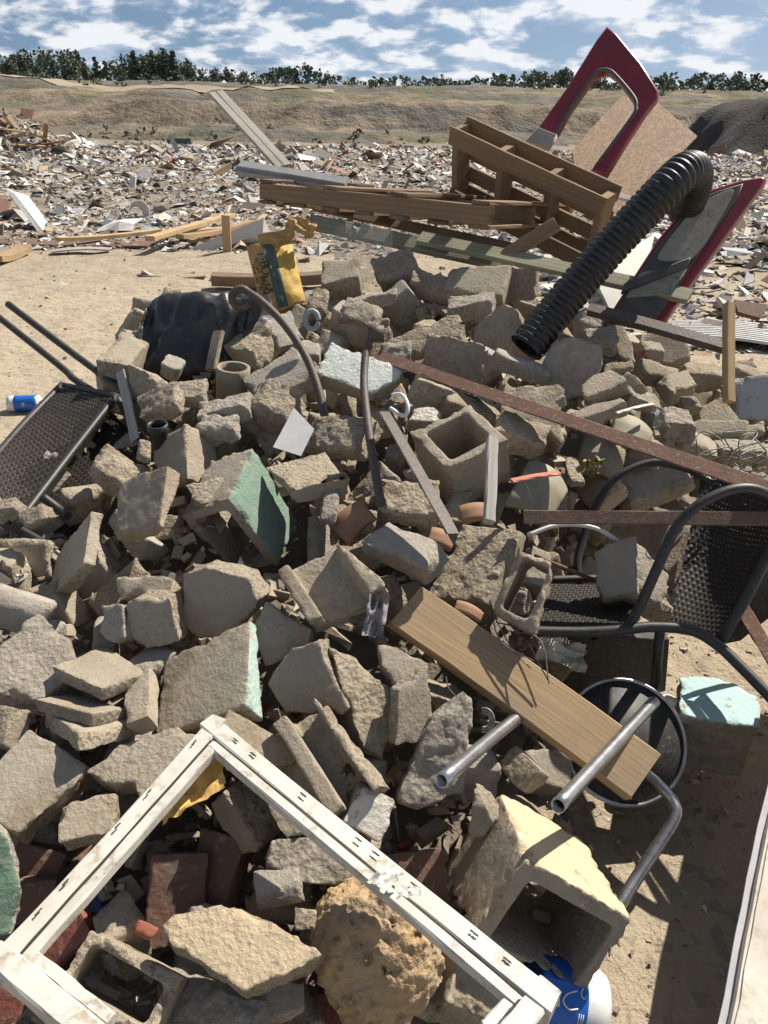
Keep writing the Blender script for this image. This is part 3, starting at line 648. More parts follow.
def scraps():
    """larger single scraps of the field"""
    rg=np.random.default_rng(5); bm=bmesh.new(); protos={}
    def bent(n):    # a crumpled sheet
        ve=[];fa=[]; a=rg.uniform(-.5,.5,(n+1,n+1))*.14
        for i in range(n+1):
            for j in range(n+1): ve.append((i/n-.5+rg.normal()*.03,(j/n-.5)*.7+rg.normal()*.03,a[i,j]+.1*math.sin(i*1.3)))
        for i in range(n):
            for j in range(n): k=i*(n+1)+j; fa.append((k,k+n+1,k+n+2,k+1))
        return mesh_np('scrap_sheet',ve,np.array(fa),False)
    sh=[bent(3) for _ in range(4)]
    bd=[]
    for k in range(3):
        b=bmesh.new(); box_bm(b,(1,.12+.05*k,.035),jit=.012); me=bpy.data.meshes.new('scrap_board'); b.to_mesh(me); b.free(); bd.append(me)
    ck=[]
    for k in range(4):
        b=bmesh.new(); bmesh.ops.create_icosphere(b,subdivisions=1,radius=.5)
        for v in b.verts: v.co=Vector((v.co.x,v.co.y*.8,v.co.z*.6))*rg.uniform(.7,1.25)
        me=bpy.data.meshes.new('scrap_lump'); b.to_mesh(me); b.free(); ck.append(me)
    for k in range(170):
        rg=np.random.default_rng(5000+k)
        y=float((9.5**-.1+rg.uniform()*(40**-.1-9.5**-.1))**(1/-.1)); x=float(rg.uniform(-.54,.54)*y); t=rg.choice(3,p=[.45,.35,.2])
        if (-1.8<x<2.6 and y<11) or k in SKIP_SCRAP: continue
        me=(bd[rg.integers(3)],sh[rg.integers(4)],ck[rg.integers(4)])[t]; nm=('scrap_board','scrap_sheet','scrap_lump')[t]
        o=obj(nm,me,M['scrap']); s=float((.12+.008*y)*rg.lognormal(0,.4)*(1.8,.9,.7)[t]); o.scale=(s,s*(.8 if t==0 else 1),s if t else s*.9)
        o.rotation_euler=(rg.normal()*.25,rg.normal()*.22,rg.uniform(0,6.28)); o.location=(x,y,float(G(x,y))+s*(.04,.12,.2)[t])
        c=[(.40,.29,.17),(.34,.24,.14),(.20,.14,.09),(.45,.42,.38),(.38,.2,.13)] if t==0 else [(.62,.61,.59),(.5,.49,.46),(.3,.32,.35),(.42,.31,.19),(.1,.1,.1),(.2,.3,.33)] if t==1 else [(.3,.26,.2),(.15,.13,.12),(.5,.48,.45),(.45,.32,.18)]
        o.color=(*c[rg.integers(len(c))],1); o['slot']=k
        tag(o,('loose board scrap lying in the dump field','bent sheet scrap lying in the dump field','crumpled lump lying in the dump field')[t],('board','sheet','lump')[t],('board scraps in the dump field','sheet scraps in the dump field','lumps in the dump field')[t])
scraps()
def gz(x,y): return float(G(np.array(float(x)),np.array(float(y))))
def gp(px,py,up=0.):     # where a line of sight meets the bare ground
    r=ray(px,py); d=1.
    for k in range(4000):
        p=CO+r*d
        if p[2]<=gz(p[0],p[1])+up: break
        d+=.01*max(1,d*.3)
    return CO+r*d
def field_board(a,b,w,t,mat,label,lift=.03,name='scrap_plank'):
    p,q=gp(*a,lift),gp(*b,lift); d=q-p; L=float(np.linalg.norm(d)); m=frame((p+q)/2+np.array([0,0,t/2]),d)
    o=board(name,(L,w,t),M[mat],m,warp=.02); tag(o,label,'board','boards dumped on the field at the left'); return o
field_board((-8,242),(152,245),.34,.02,'rust_dull','flat brown sheet board lying at the left of the field',.02)
field_board((58,241),(160,232),.10,.04,'pale_wood','pale thin lath lying along the flat brown board',.08)
field_board((150,241),(232,217),.11,.05,'pale_wood','pale stud slanting up the small lumber heap',.14)
field_board((180,239),(250,224),.10,.05,'plank_wood','orange stud beside the slanting pale stud',.12)
field_board((165,238),(262,229),.10,.05,'pale_wood','low pale stud under the small lumber heap',.05)
field_board((190,243),(248,240),.10,.04,'plank_wood','short flat stud at the front of the small lumber heap',.02)
field_board((-5,262),(25,250),.16,.06,'plank_wood','short thick board end at the left picture edge',.04)
field_board((52,252),(110,250),.14,.015,'grey_board','white painted strip below the flat brown board',.02)
field_board((138,276),(205,278),.05,.02,'dark_wood','thin dark lath lying on bare dirt',.01)
_b=field_board((212,284),(330,282),.17,.09,'dark_wood','short dark beam lying behind the yellow cement bag',.05)
_p=gp(228,252); o=board('lumber_stud',(.38,.09,.04),M['pale_wood'],frame(_p+np.array([0,0,.19]),(0.04,0,1),(1,0,0)),warp=.003); tag(o,'short pale stud standing upright in the small lumber heap','board')
o=obj('plastic_tub',bpy.data.meshes.new('plastic_tub'),M['scrap']); 
bm=bmesh.new(); bmesh.ops.create_cone(bm,segments=14,radius1=.10,radius2=.15,depth=.2,cap_ends=False); bmesh.ops.solidify(bm,geom=bm.faces[:],thickness=.008); bm.to_mesh(o.data); bm.free()
o.location=V(gp(138,212,.08)); o.rotation_euler=(1.2,.5,.4); o.color=(.75,.75,.74,1); tag(o,'white plastic tub tipped over among small rubble','tub')
o=obj('waste_bin',bpy.data.meshes.new('waste_bin'),M['scrap']); bm=bmesh.new(); box_bm(bm,(1.5,.8,.5)); bmesh.ops.delete(bm,geom=[f for f in bm.faces if f.normal.z>.5],context='FACES'); bmesh.ops.solidify(bm,geom=bm.faces[:],thickness=.04); bm.to_mesh(o.data); bm.free()
o.location=V(gp(180,143,.2)); o.color=(.04,.09,.07,1); o.rotation_euler.z=.1; tag(o,'dark green open tub half buried in the dump field','tub')
# cut boards heaped at the far left edge
rg_=random.Random(3); HB=[]
for k in range(12):
    x=-14.6+rg_.uniform(-.6,1.7); y=33.4+rg_.uniform(-1.2,.4)
    if k<5: o=board('heaped_board',(rg_.uniform(1,2.6),.16,.05),M[('pale_wood','plank_wood','dark_wood','grey_board','plank_wood')[k]],Matrix.Identity(4),seed=k); HB.append(o)
    else: o=HB[k%5].copy(); COL.objects.link(o)
    o.location=(x,y,gz(x,y)+.2); o.rotation_euler=(rg_.uniform(-.3,.3),rg_.uniform(-.5,.5),rg_.uniform(0,3.1)); tag(o,'loose board on the heap at the far left','board','boards on the far left heap')

def road():
    """pale haul road cut along the quarry bank"""
    xs_=np.linspace(-62,-8,60); vs_=[];fs=[]
    for i,x in enumerate(xs_):
        yc=128-9*(i/59)+3*math.sin(i*.12)
        for w in np.linspace(-3.2,3.2,7): vs_.append((x,yc+w,float(Q(np.array([x]),np.array([yc+w]))[0])+.12))
    for i in range(59):
        for j in range(6): k_=i*7+j; fs.append((k_,k_+7,k_+8,k_+1))
    tag(poly_obj('haul_road',vs_,fs,M['road_dirt']),kind='structure')
simple('road_dirt',(.31,.25,.18),(.26,.21,.15),.5,.95,.5,.1)
road()

# ---------------------------------------------------------------- the rubble pile
def pile_bed():
    xs=np.linspace(-2.4,3.2,150); ys=np.linspace(.1,5.0,140)
    def zf(x,y):
        P=np.stack([x,y,0*x],-1); return np.maximum(pileH(x,y)-.34,-.05)+.05*fbm(P*5,61,3)-.02
    o=sheet('rubble_bed',xs,ys,zf,M['rubble_soil']); o['kind']='structure'
pile_bed()
BAKED={
'a1':([-0.9234,2.6218,0.7319],[-0.994,0.0029,-0.1092,-0.0091,0.994,0.1086,0.1089,0.109,-0.9881],[0.1175,0.2471,0.1336],1),
'e1':([-0.7843,1.6634,0.5282],[-0.0812,-0.598,-0.7974,0.8491,0.3774,-0.3695,0.5219,-0.7071,0.4771],[0.141,0.2581,0.0456],-1),
'e2':([-0.6299,1.7869,0.6265],[-0.0095,-0.8503,-0.5263,0.8212,0.2937,-0.4893,0.5705,-0.4368,0.6954],[0.1706,0.1676,0.0464],-1),
'b8':([-0.5952,2.1069,0.5877],[0.1854,-0.8045,0.5643,-0.7444,0.2599,0.6151,-0.6415,-0.5341,-0.5507],[0.1817,0.1427,0.1507],1),
'b9':([-0.0914,2.494,0.7523],[0.9274,0.3734,0.0235,-0.2781,0.7299,-0.6245,-0.2503,0.5726,0.7807],[0.259,0.135,0.0765],-1),
'b10':([-0.1278,3.0616,0.7516],[0.8594,0.4565,0.2302,-0.3798,0.8715,-0.3101,-0.3422,0.1791,0.9224],[0.1897,0.0889,0.1325],-1),
'b12':([-0.2118,1.9122,0.6621],[0.9109,-0.407,0.0681,0.412,0.8872,-0.2076,0.024,0.2171,0.9758],[0.1572,0.1675,0.0422],-1),
'c1':([0.0852,3.3561,0.7444],[0.6024,-0.7564,-0.2551,0.2392,-0.1339,0.9617,-0.7615,-0.6403,0.1003],[0.2101,0.15,0.1215],1),
'c12':([0.2271,2.0643,0.6457],[0.1916,-0.4636,0.8651,0.2978,0.8673,0.3988,-0.9352,0.1812,0.3043],[0.18,0.1948,0.1884],1),
'f1':([-0.3985,1.9144,0.5335],[0.4679,0.1583,0.8695,0.1244,0.9622,-0.2422,-0.875,0.2215,0.4305],[0.2451,0.2218,0.1655],-1),
'o1':([0.3077,0.9681,0.228],[0.8463,-0.5296,-0.0584,-0.1401,-0.327,0.9346,-0.514,-0.7827,-0.3509],[0.2366,0.1809,0.2355],1),
'f2':([-0.1205,1.4899,0.5861],[-0.5704,0.8209,0.0294,0.6645,0.4401,0.6039,0.4828,0.364,-0.7965],[0.1709,0.1715,0.0791],1),
'f3':([0.0573,1.6569,0.5684],[0.6669,-0.7352,-0.1211,0.7327,0.6766,-0.0731,0.1357,-0.0399,0.99],[0.1055,0.2007,0.0632],-1),
'f5':([-0.3724,1.3173,0.4298],[0.0735,-0.8874,0.4551,-0.928,0.1062,0.3571,-0.3652,-0.4486,-0.8157],[0.1968,0.2191,0.0763],1),
'g2':([0.2432,1.6705,0.5167],[-0.3555,-0.7982,0.4862,-0.7672,0.5464,0.336,-0.5339,-0.2536,-0.8066],[0.2403,0.1624,0.0784],1),
'g3':([0.3442,1.5067,0.5608],[0.2758,0.4018,0.8732,0.6989,0.5399,-0.4691,-0.6599,0.7396,-0.132],[0.1372,0.1617,0.1022],-1),
'i1':([-0.6145,1.3103,0.4609],[-0.8096,0.5846,-0.0527,0.5793,0.7814,-0.232,-0.0944,-0.2184,-0.9713],[0.1614,0.1213,0.0332],1),
'i2':([-0.6441,1.2302,0.4361],[-0.8727,0.4767,-0.1053,0.4679,0.7551,-0.4592,-0.1394,-0.4501,-0.8821],[0.1694,0.0865,0.0263],1),
'i3':([-0.6131,1.2142,0.4085],[-0.8152,0.5773,-0.047,0.5435,0.7344,-0.4066,-0.2002,-0.357,-0.9124],[0.1764,0.1375,0.0347],1),
'i4':([-0.7028,1.0714,0.3995],[0.4999,-0.8377,0.2201,0.8638,0.4635,-0.1977,0.0635,0.289,0.9552],[0.1722,0.1746,0.0675],-1),
'j1':([-0.1919,1.3126,0.5043],[-0.4092,-0.6423,-0.6481,0.1676,0.6453,-0.7454,0.8969,-0.4136,-0.1564],[0.1704,0.2859,0.0452],-1),
'j2':([-0.1363,1.1112,0.3952],[-0.5801,-0.8007,-0.1495,0.7389,-0.44,-0.5102,0.3428,-0.4065,0.8469],[0.2279,0.1998,0.0893],-1),
'j4':([0.0357,1.34,0.4072],[-0.0207,0.7776,0.6284,0.3178,0.6011,-0.7333,-0.9479,0.1845,-0.2595],[0.2397,0.0892,0.1208],-1),
'm2':([-0.4261,0.7545,0.2613],[-0.9119,-0.3962,0.1073,0.3028,-0.8258,-0.4758,0.2771,-0.4014,0.873],[0.1709,0.0976,0.1688],-1),
'm3':([-0.2515,0.8356,0.2366],[0.7295,-0.6839,-0.0119,0.5853,0.6151,0.5282,-0.3539,-0.3923,0.849],[0.1572,0.2644,0.0314],-1),
'l1':([0.909,1.519,0.0822],[-0.888,0.4458,0.1129,0.4033,0.8728,-0.2748,-0.2211,-0.1985,-0.9548],[0.1825,0.1877,0.1785],1),
}

SEED=[100]
GREY=(.5,.5,.5)
def vox(d,L): return min(max(d/F*1.95,max(L)/90),min(L)/5)
def put(name,label,cat,mats,M4,attrs_mesh,tone,paint=None,mat='concrete',group=None):
    attrs_mesh.set_sharp_from_angle(angle=math.radians(42)); o=obj(name,attrs_mesh,M[mat]); o.matrix_world=M4; o['tone']=float(tone); o.color=(*(paint or GREY),1); return tag(o,label,cat,group)
def P(key,name,label,cat,kind='block',broken='',paint=None,pcol=None,tone=.5,core='A',chip=.65,chops=None):
    cen,R,L,hand=BAKED[key]; SEED[0]=zlib.crc32(label.encode())%9000; v=vox(float(np.dot(np.array(cen)-CO,CF)),L)
    def fx(f):
        return f if hand>0 or f[0]!='C' else f[0]+('+' if f[1]=='-' else '-')
    br=[FACE[fx(f)] for f in broken.split()]; pf=fx(paint) if paint else None
    Ls=[l*1.08 for l in L]
    # channels open towards C-: mirror the field when the solved frame is left handed
    D,org,ro,pm,_=sdf_block(Ls,kind,SEED[0],br,v,pf,chip,chops,core)
    ve,fa,at_=finish(D,org,v,ro,pm)
    if hand<0 and kind in('U','L','E'): ve[:,2]*=-1; fa=fa[:,::-1]
    me=mesh_np(name,ve,fa,True,at_); m=Matrix.Identity(4)
    for i in range(3):
        for j in range(3): m[i][j]=R[3*i+j]
        m[i][3]=cen[i]
    return put(name,label,cat,None,m,me,tone,pcol)
def K(px,py,w,h,ang,name,label,kind='chunk',cat='rubble',tone=.5,deep=.35,d=None,dep=.8,tilt=None,broken=None,paint=None,pcol=None,mat='concrete',chops=None,chip=1.,core='A'):
    """a piece seen w by h pixels large, its long side at angle ang in the view, resting on the pile"""
    SEED[0]=zlib.crc32(label.encode())%9000; rg=np.random.default_rng(SEED[0]*7+3)
    d=d or hit(px,py); L=[w*1.12*d/F,h*1.12*d/F,0]; L[2]=min(L[0],L[1])*dep
    if kind=='slab': L[2]=min(L[2],.07)
    L=[max(l,.03) for l in L]
    d=d+L[2]*deep; a=math.radians(-ang)
    ex=math.cos(a)*CR+math.sin(a)*CU; ey=-math.sin(a)*CR+math.cos(a)*CU; ez=-CF
    m=frame(at(px,py,d),ex,ey); t=tilt if tilt is not None else (rg.uniform(-.95,-.4),rg.uniform(-.55,.4))
    m=m@Matrix.Rotation(t[0],4,'X')@Matrix.Rotation(t[1],4,'Y')
    v=vox(d,L); br=broken if broken is not None else [f for f in range(6) if rg.uniform()<(.75 if kind=='chunk' else .45)]
    D,org,ro,pm,_=sdf_block(L,kind,SEED[0],br,v,paint,chip,chops,core); ve,fa,at_=finish(D,org,v,ro,pm)
    if kind in('U','E','L'): ve[:,2]*=-1; fa=fa[:,::-1]
    return put(name,label,cat,None,m,mesh_np(name,ve,fa,True,at_),tone,pcol,mat)
def PO(parts,name,label,cat='rubble',tone=.5,paint=False,pcol=None,mat='concrete',rough=0.,rad=.012):
    """broken piece(s) given by the outline of a face: (pixels, depth, (tx,ty) facing, thickness); the body lies behind the face"""
    SEED[0]=zlib.crc32(label.encode())%9000; sd_=SEED[0]; loc=[]
    for (px,d,tl,th,*hl) in parts:
        hl=hl[0] if hl else None; px=np.array(px,float); c=px.mean(0); d=d or hit(*c); n=camn(*tl); cc=at(c[0],c[1],d); pts=np.array(plane_pts(px,cc,n)); loc.append((pts,n,th,d,hl))
    pts0,n0,_,d0,_=loc[0]; o0=np.concatenate([l[0] for l in loc]).mean(0); x=CR-n0*(CR@n0); x/=np.linalg.norm(x); y=np.cross(n0,x); B=np.stack([x,y,n0],1)
    allp=np.concatenate([np.concatenate([(l[0]-o0)@B,(l[0]-l[1]*l[2]-o0)@B]) for l in loc]); lo,hi=allp.min(0),allp.max(0); v=vox(d0,hi-lo); Pg,org=grid(lo,hi,v)
    so=sd_*1.7; n1=fbm((Pg+so)*14,sd_,3); n2=fbm((Pg+so)*55,sd_+9,2); D=None; ro=np.zeros(Pg.shape[:3]); pm=ro.copy()
    kk=.0015+.007*np.clip(noise((Pg+so)*17,sd_+5)-.05,0,1)
    for (pts,n,th,d,hole) in loc:
        nl=n@B; q0=(pts-o0)@B; ux=np.array([1.,0,0])-nl*nl[0]; ux/=np.linalg.norm(ux); uy=np.cross(nl,ux); c=q0.mean(0)
        W_=Pg-c; q2=np.stack([W_@ux,W_@uy],-1); p2=np.stack([(q0-c)@ux,(q0-c)@uy],-1); side=sdpoly(q2,p2)+.007*(n1+.25)+.004*n2
        if hole: side=np.maximum(side,-sdpoly(q2,np.stack([(np.array(plane_pts(hole,pts.mean(0),n))-o0)@B@ux-c@ux,(np.array(plane_pts(hole,pts.mean(0),n))-o0)@B@uy-c@uy],-1)))
        hh=W_@nl; top=hh+(.0015+.016*rough)*(n1+1)*.6+(.0008+.007*rough)*(n2+1)*.5; bot=-th-hh+.012*(n1+1)*.5
        dd=smax(smax(side,top,kk),bot,kk); gp_=np.abs(top-side); bt=np.exp(-gp_/.013)*np.clip(noise((Pg+so)*24,sd_+31)+.1,0,1); dd=dd+.010*bt; r=np.where(top>=np.maximum(side,bot)-.002,rough,1.)
        p_=np.where((top>=np.maximum(side,bot))&(top>-.01),2. if (D is None and paint is not True) else 1.,0)
        if D is None: D=dd; ro=r; pm=p_
        else: m_=dd<D; ro=np.where(m_,r,ro); pm=np.where(m_,p_,pm); D=np.minimum(D,dd)
    ve,fa,at_=finish(D,org,v,ro,pm if paint is True else (np.where(pm==2,1.,0.) if paint else pm*0)); m=Matrix.Identity(4)
    for i in range(3):
        for j in range(3): m[i][j]=B[i,j]
        m[i][3]=o0[i]
    return put(name,label,cat,None,m,mesh_np(name,ve,fa,True,at_),tone,pcol,mat)
GREEN=(.17,.255,.20); TURQ=(.36,.47,.42); PALE=(.50,.57,.52)
def cr(o,*p):   # crop coordinates used when reading the outlines: 3.84 units per pixel
    return [(o[0]+a/3.84,o[1]+b/3.84) for a,b in p]
# -- blocks measured corner by corner
P('a1','concrete_block','pitted concrete block end standing behind the left chair','block','block','A+ B-',tone=.4)
P('e1','concrete_slab','thin upright concrete slab right of the left chair','slab','slab','A- B+ C+',tone=.7,chops=1)
P('e2','concrete_block','tilted block face with sunlit edge above the dark hollow','block','block','C+ B+ A+',tone=.75)
P('b8','concrete_block','block showing a ridged corner above the tilted face block','block','block','A+ C+ B+',tone=.6)
P('b9','painted_slab','slab with pale turquoise painted face between the iron bars','slab','slab','A- B+ C+',paint='C-',pcol=(.62,.66,.60),tone=.6,chops=1)
P('b10','concrete_block','pale block just behind the turquoise slab','block','block','A+ C+',tone=.6)
P('b12','concrete_channel','broken block ledge under the grey paper scrap','block','L','A- B+ C+',tone=.6)
P('c1','concrete_block','shaded square block near the top left of the pile','block','block','C- C+',tone=.35)
P('c12','hollow_block','upright hollow block with open core beside the wood stake','block','core1','A+ B+',tone=.35,core='A')
P('f1','painted_block','hollow block with peeling green painted side','block','core1','C+ A+ B+',paint='C-',pcol=GREEN,tone=.45,core='B')
P('f2','concrete_channel','channel-shaped half block open towards the sky','block','U','A+ B+ A-',tone=.55)
P('f3','concrete_block','sunlit flat-topped block left of the big square block','block','block','A- B- C+',tone=.75)
P('f5','painted_block','square block with a turquoise painted edge','block','block','A- C+',paint='B-',pcol=TURQ,tone=.6)
P('g2','concrete_block','large square block face above the wood plank end','block','block','C- C+ A+',tone=.35)
P('g3','hollow_block','hollow block lying on its side beside the wicker seat','block','core1','C- B+',tone=.4,core='A')
P('i1','concrete_slab','topmost of the three stacked concrete slabs','slab','slab','A- B- B+',tone=.5,chops=1)
P('i2','concrete_slab','middle of the three stacked concrete slabs','slab','slab','A- B- A+',tone=.4,chops=1)
P('i3','concrete_slab','lowest of the three stacked concrete slabs','slab','slab','A- B- A+',tone=.45,chops=1)
PO([(cr((0,640),(-60,520),(0,455),(110,340),(230,400),(340,480),(280,560),(70,740),(20,730),(-60,700)),None,(.1,.8),.08)],'concrete_slab','smooth dark scratched slab at the left picture edge','slab',tone=.1)
PO([([(265,684),(274,667),(291,648),(319,640),(326,660),(350,708),(342,716),(284,713),(272,698)],None,(-.25,.15),.07)],'concrete_slab','smooth leaning slab right of the turquoise-edged block','slab',tone=.45)
P('j2','double_channel_block','broken block with two open channels behind the white frame','block','E','A- A+ B- C-',tone=.55)
PO([([(399,690),(431,664),(434,738),(414,744),(396,745)],None,(.5,.15),.05),([(374,642),(384,640),(432,664),(402,692),(394,684),(380,660)],None,(.0,.8),.06)],'concrete_block','smooth grey block end below the plank\'s left end','block',tone=.3)
P('m2','hollow_block','broken hollow block in the bottom left corner','block','core1','C- A+',tone=.7,core='C')
PO([(cr((190,824),(-105,390),(-60,350),(165,285),(260,330),(480,465),(495,500),(440,545),(200,640),(150,612),(-90,460)),hit(240,940)-.09,(0,.95),.07)],'concrete_slab','thick sunlit slab left of the ochre rock','slab',tone=.85,rough=.25,paint=True,pcol=(.47,.37,.245))
PO([([(680,677),(702,676),(735,679),(756,692),(763,702),(760,726),(735,724),(698,718),(678,714)],1.93,(.0,1.6),.19)],'painted_block','block with glossy turquoise top in the shade at lower right','block',paint=True,pcol=(.42,.62,.60),tone=.3)
# -- pieces drawn from the outline of a face
PO([(cr((380,640),(340,200),(372,230),(372,340),(345,420),(335,590),(150,665),(70,640),(65,600),(110,500),(200,300)),None,(.05,.2),.09)],'concrete_chunk','coarse triangular chunk pierced in front by the metal tube',rough=1.,tone=.7)
P('o1','broken_hollow_block','large hollow block with orange-lit top shell above the blue tub','block','core1','A+ B+',paint='B-',pcol=(.54,.42,.27),tone=.4,core='C')  # orange of the top face is clay dust, the stone's own colour
PO([(cr((0,824),(-60,0),(0,20),(40,50),(80,160),(95,340),(50,430),(-60,450)),None,(.5,.2),.07)],'painted_chunk','green painted chunk cut by the left picture edge',paint=True,pcol=(.10,.17,.12),tone=.5)
PO([([(328,642),(355,650),(401,697),(388,760),(364,746),(350,708),(338,665)],None,(.35,.55),.10)],'concrete_chunk','tall split chunk left of the smooth grey block end',rough=.9,tone=.55)
PO([(cr((0,640),(340,500),(450,390),(680,318),(768,360),(850,420),(640,600),(560,640),(500,545),(430,560)),None,(0,.9),.07)],'concrete_slab','broad humped slab behind the white frame\'s left arm','slab',tone=.75,rough=.3)
PO([([(-12,655),(22,622),(38,610),(70,638),(80,668),(42,700),(15,694),(-12,690)],None,(.2,.75),.12)],'concrete_chunk','large rounded chunk at left beside the stacked slabs',rough=.5,tone=.65)
PO([(cr((0,450),(470,600),(520,560),(650,560),(670,640),(685,740),(560,768),(480,720)),None,(-.1,-.1),.10)],'concrete_block','grey rough block in the dark hollow left of centre','block',tone=.3,rough=.3)
PO([(cr((0,450),(440,490),(520,475),(660,490),(665,570),(560,560),(470,575),(435,540)),None,(0,.3),.08)],'concrete_block','low block half in shadow above the grey rough block','block',tone=.35)
PO([(cr((0,450),(375,590),(470,580),(475,720),(430,740),(365,700)),None,(-.3,.2),.08)],'concrete_chunk','narrow chunk left of the grey rough block',tone=.4,rough=.3)
PO([([(182,575),(205,566),(248,578),(264,600),(238,632),(200,642),(180,625)],None,(-.1,-.15),.10)],'concrete_block','shaded block under the green painted hollow block','block',tone=.35,rough=.15)
PO([([(248,632),(266,601),(312,630),(308,652),(264,668)],None,(0,.2),.08)],'concrete_slab','brown shaded slab right of the turquoise-edged block','slab',tone=.5,rough=.2)
PO([(cr((380,260),(360,260),(440,180),(480,165),(530,190),(545,240),(510,300),(480,360),(400,385),(355,330)),None,(-.4,.05),.12)],'concrete_block','big rounded block left of the black pipe mouth','block',tone=.5,rough=.4)
PO([([(533,380),(552,340),(575,336),(600,345),(603,362),(590,397),(560,402)],None,(-.3,-.15),.12)],'concrete_block','big dark-faced block right of the black pipe mouth','block',tone=.4,rough=.2)
PO([(cr((380,260),(480,460),(540,480),(690,470),(715,490),(700,600),(725,690),(700,715),(640,650),(460,600)),None,(.1,.3),.1)],'concrete_block','block with a bright chipped edge under the pipe mouth slab','block',tone=.5,rough=.3)
PO([(cr((568,280),(180,120),(215,160),(275,310),(265,325),(200,290),(160,240),(155,160)),None,(.35,.2),.1)],'hollow_block','tilted block fragment with pale edge under the green board','block',tone=.5,rough=.2)
PO([(cr((568,280),(265,240),(390,150),(410,200),(470,250),(480,300),(380,325),(290,300)),None,(-.2,.35),.08)],'concrete_slab','grey triangular slab under the dark strip at right','slab',tone=.25)
PO([(cr((568,280),(500,490),(590,440),(690,560),(600,580),(510,545)),None,(0,.4),.1)],'concrete_block','gabled block below the standing wood post','block',tone=.6,rough=.2)
PO([(cr((380,640),(350,570),(400,600),(450,700),(400,768),(330,760)),None,(-.3,.2),.07)],'concrete_chunk','dark grey shard behind the split hollow block',tone=.1)
PO([(cr((568,450),(100,390),(190,335),(262,330),(275,545),(130,580),(110,520)),1.98,(-.35,.3),.09),(cr((568,450),(250,325),(310,380),(390,480),(380,620),(290,560),(272,540)),2.02,(.6,.35),.08)],'concrete_block','broken block corner lying on the right chair\'s seat','block',tone=.35,rough=.1)
# -- smaller pieces
k=K
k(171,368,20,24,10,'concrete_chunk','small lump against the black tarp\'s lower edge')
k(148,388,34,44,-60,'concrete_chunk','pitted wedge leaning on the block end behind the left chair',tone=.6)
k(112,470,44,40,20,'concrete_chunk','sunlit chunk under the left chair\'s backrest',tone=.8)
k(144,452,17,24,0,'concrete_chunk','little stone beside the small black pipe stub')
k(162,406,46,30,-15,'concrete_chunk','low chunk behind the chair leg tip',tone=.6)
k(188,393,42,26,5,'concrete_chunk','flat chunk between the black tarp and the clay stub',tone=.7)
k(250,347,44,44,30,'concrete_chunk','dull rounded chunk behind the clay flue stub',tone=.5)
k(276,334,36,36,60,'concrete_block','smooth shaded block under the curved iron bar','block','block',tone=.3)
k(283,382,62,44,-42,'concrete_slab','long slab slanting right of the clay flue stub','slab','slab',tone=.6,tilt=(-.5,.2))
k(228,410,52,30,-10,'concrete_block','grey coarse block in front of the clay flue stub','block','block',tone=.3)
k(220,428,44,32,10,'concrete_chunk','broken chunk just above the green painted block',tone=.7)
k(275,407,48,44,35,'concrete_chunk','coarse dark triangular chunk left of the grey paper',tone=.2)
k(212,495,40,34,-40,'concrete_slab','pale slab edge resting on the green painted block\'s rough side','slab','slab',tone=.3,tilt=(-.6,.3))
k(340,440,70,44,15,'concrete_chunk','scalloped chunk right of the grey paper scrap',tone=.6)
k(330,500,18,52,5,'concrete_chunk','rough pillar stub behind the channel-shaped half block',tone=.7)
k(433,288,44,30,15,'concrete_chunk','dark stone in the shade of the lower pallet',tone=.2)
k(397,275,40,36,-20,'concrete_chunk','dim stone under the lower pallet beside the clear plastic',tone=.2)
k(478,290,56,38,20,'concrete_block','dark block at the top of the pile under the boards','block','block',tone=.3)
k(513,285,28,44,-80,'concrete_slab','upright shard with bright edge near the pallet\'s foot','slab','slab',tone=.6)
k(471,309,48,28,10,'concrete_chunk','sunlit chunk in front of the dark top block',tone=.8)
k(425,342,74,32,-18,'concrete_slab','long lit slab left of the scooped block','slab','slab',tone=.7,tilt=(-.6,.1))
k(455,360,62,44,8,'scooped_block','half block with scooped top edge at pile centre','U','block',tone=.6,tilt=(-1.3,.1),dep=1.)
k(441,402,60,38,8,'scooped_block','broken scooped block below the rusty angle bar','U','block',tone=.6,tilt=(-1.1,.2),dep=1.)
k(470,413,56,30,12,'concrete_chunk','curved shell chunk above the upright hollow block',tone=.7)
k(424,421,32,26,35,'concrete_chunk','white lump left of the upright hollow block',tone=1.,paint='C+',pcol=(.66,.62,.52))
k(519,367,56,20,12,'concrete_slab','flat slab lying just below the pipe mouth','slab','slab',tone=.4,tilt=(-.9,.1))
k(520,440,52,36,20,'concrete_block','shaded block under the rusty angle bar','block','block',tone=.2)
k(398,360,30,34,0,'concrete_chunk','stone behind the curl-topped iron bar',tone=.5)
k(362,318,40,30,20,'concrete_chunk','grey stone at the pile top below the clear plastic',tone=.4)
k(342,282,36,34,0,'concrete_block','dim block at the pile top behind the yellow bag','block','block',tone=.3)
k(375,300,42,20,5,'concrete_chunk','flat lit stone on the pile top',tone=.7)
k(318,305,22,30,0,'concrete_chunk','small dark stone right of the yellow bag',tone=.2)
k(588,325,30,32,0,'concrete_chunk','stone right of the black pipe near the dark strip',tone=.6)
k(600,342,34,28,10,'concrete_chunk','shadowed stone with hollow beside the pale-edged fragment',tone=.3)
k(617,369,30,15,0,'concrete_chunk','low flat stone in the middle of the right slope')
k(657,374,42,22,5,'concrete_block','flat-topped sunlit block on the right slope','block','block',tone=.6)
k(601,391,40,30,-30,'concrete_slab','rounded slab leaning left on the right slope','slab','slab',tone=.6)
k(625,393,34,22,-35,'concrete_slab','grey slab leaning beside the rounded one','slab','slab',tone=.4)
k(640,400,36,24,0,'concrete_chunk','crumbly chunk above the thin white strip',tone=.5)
k(598,414,52,18,-8,'concrete_slab','long low slab above the olive pipe shards','slab','slab',tone=.5)
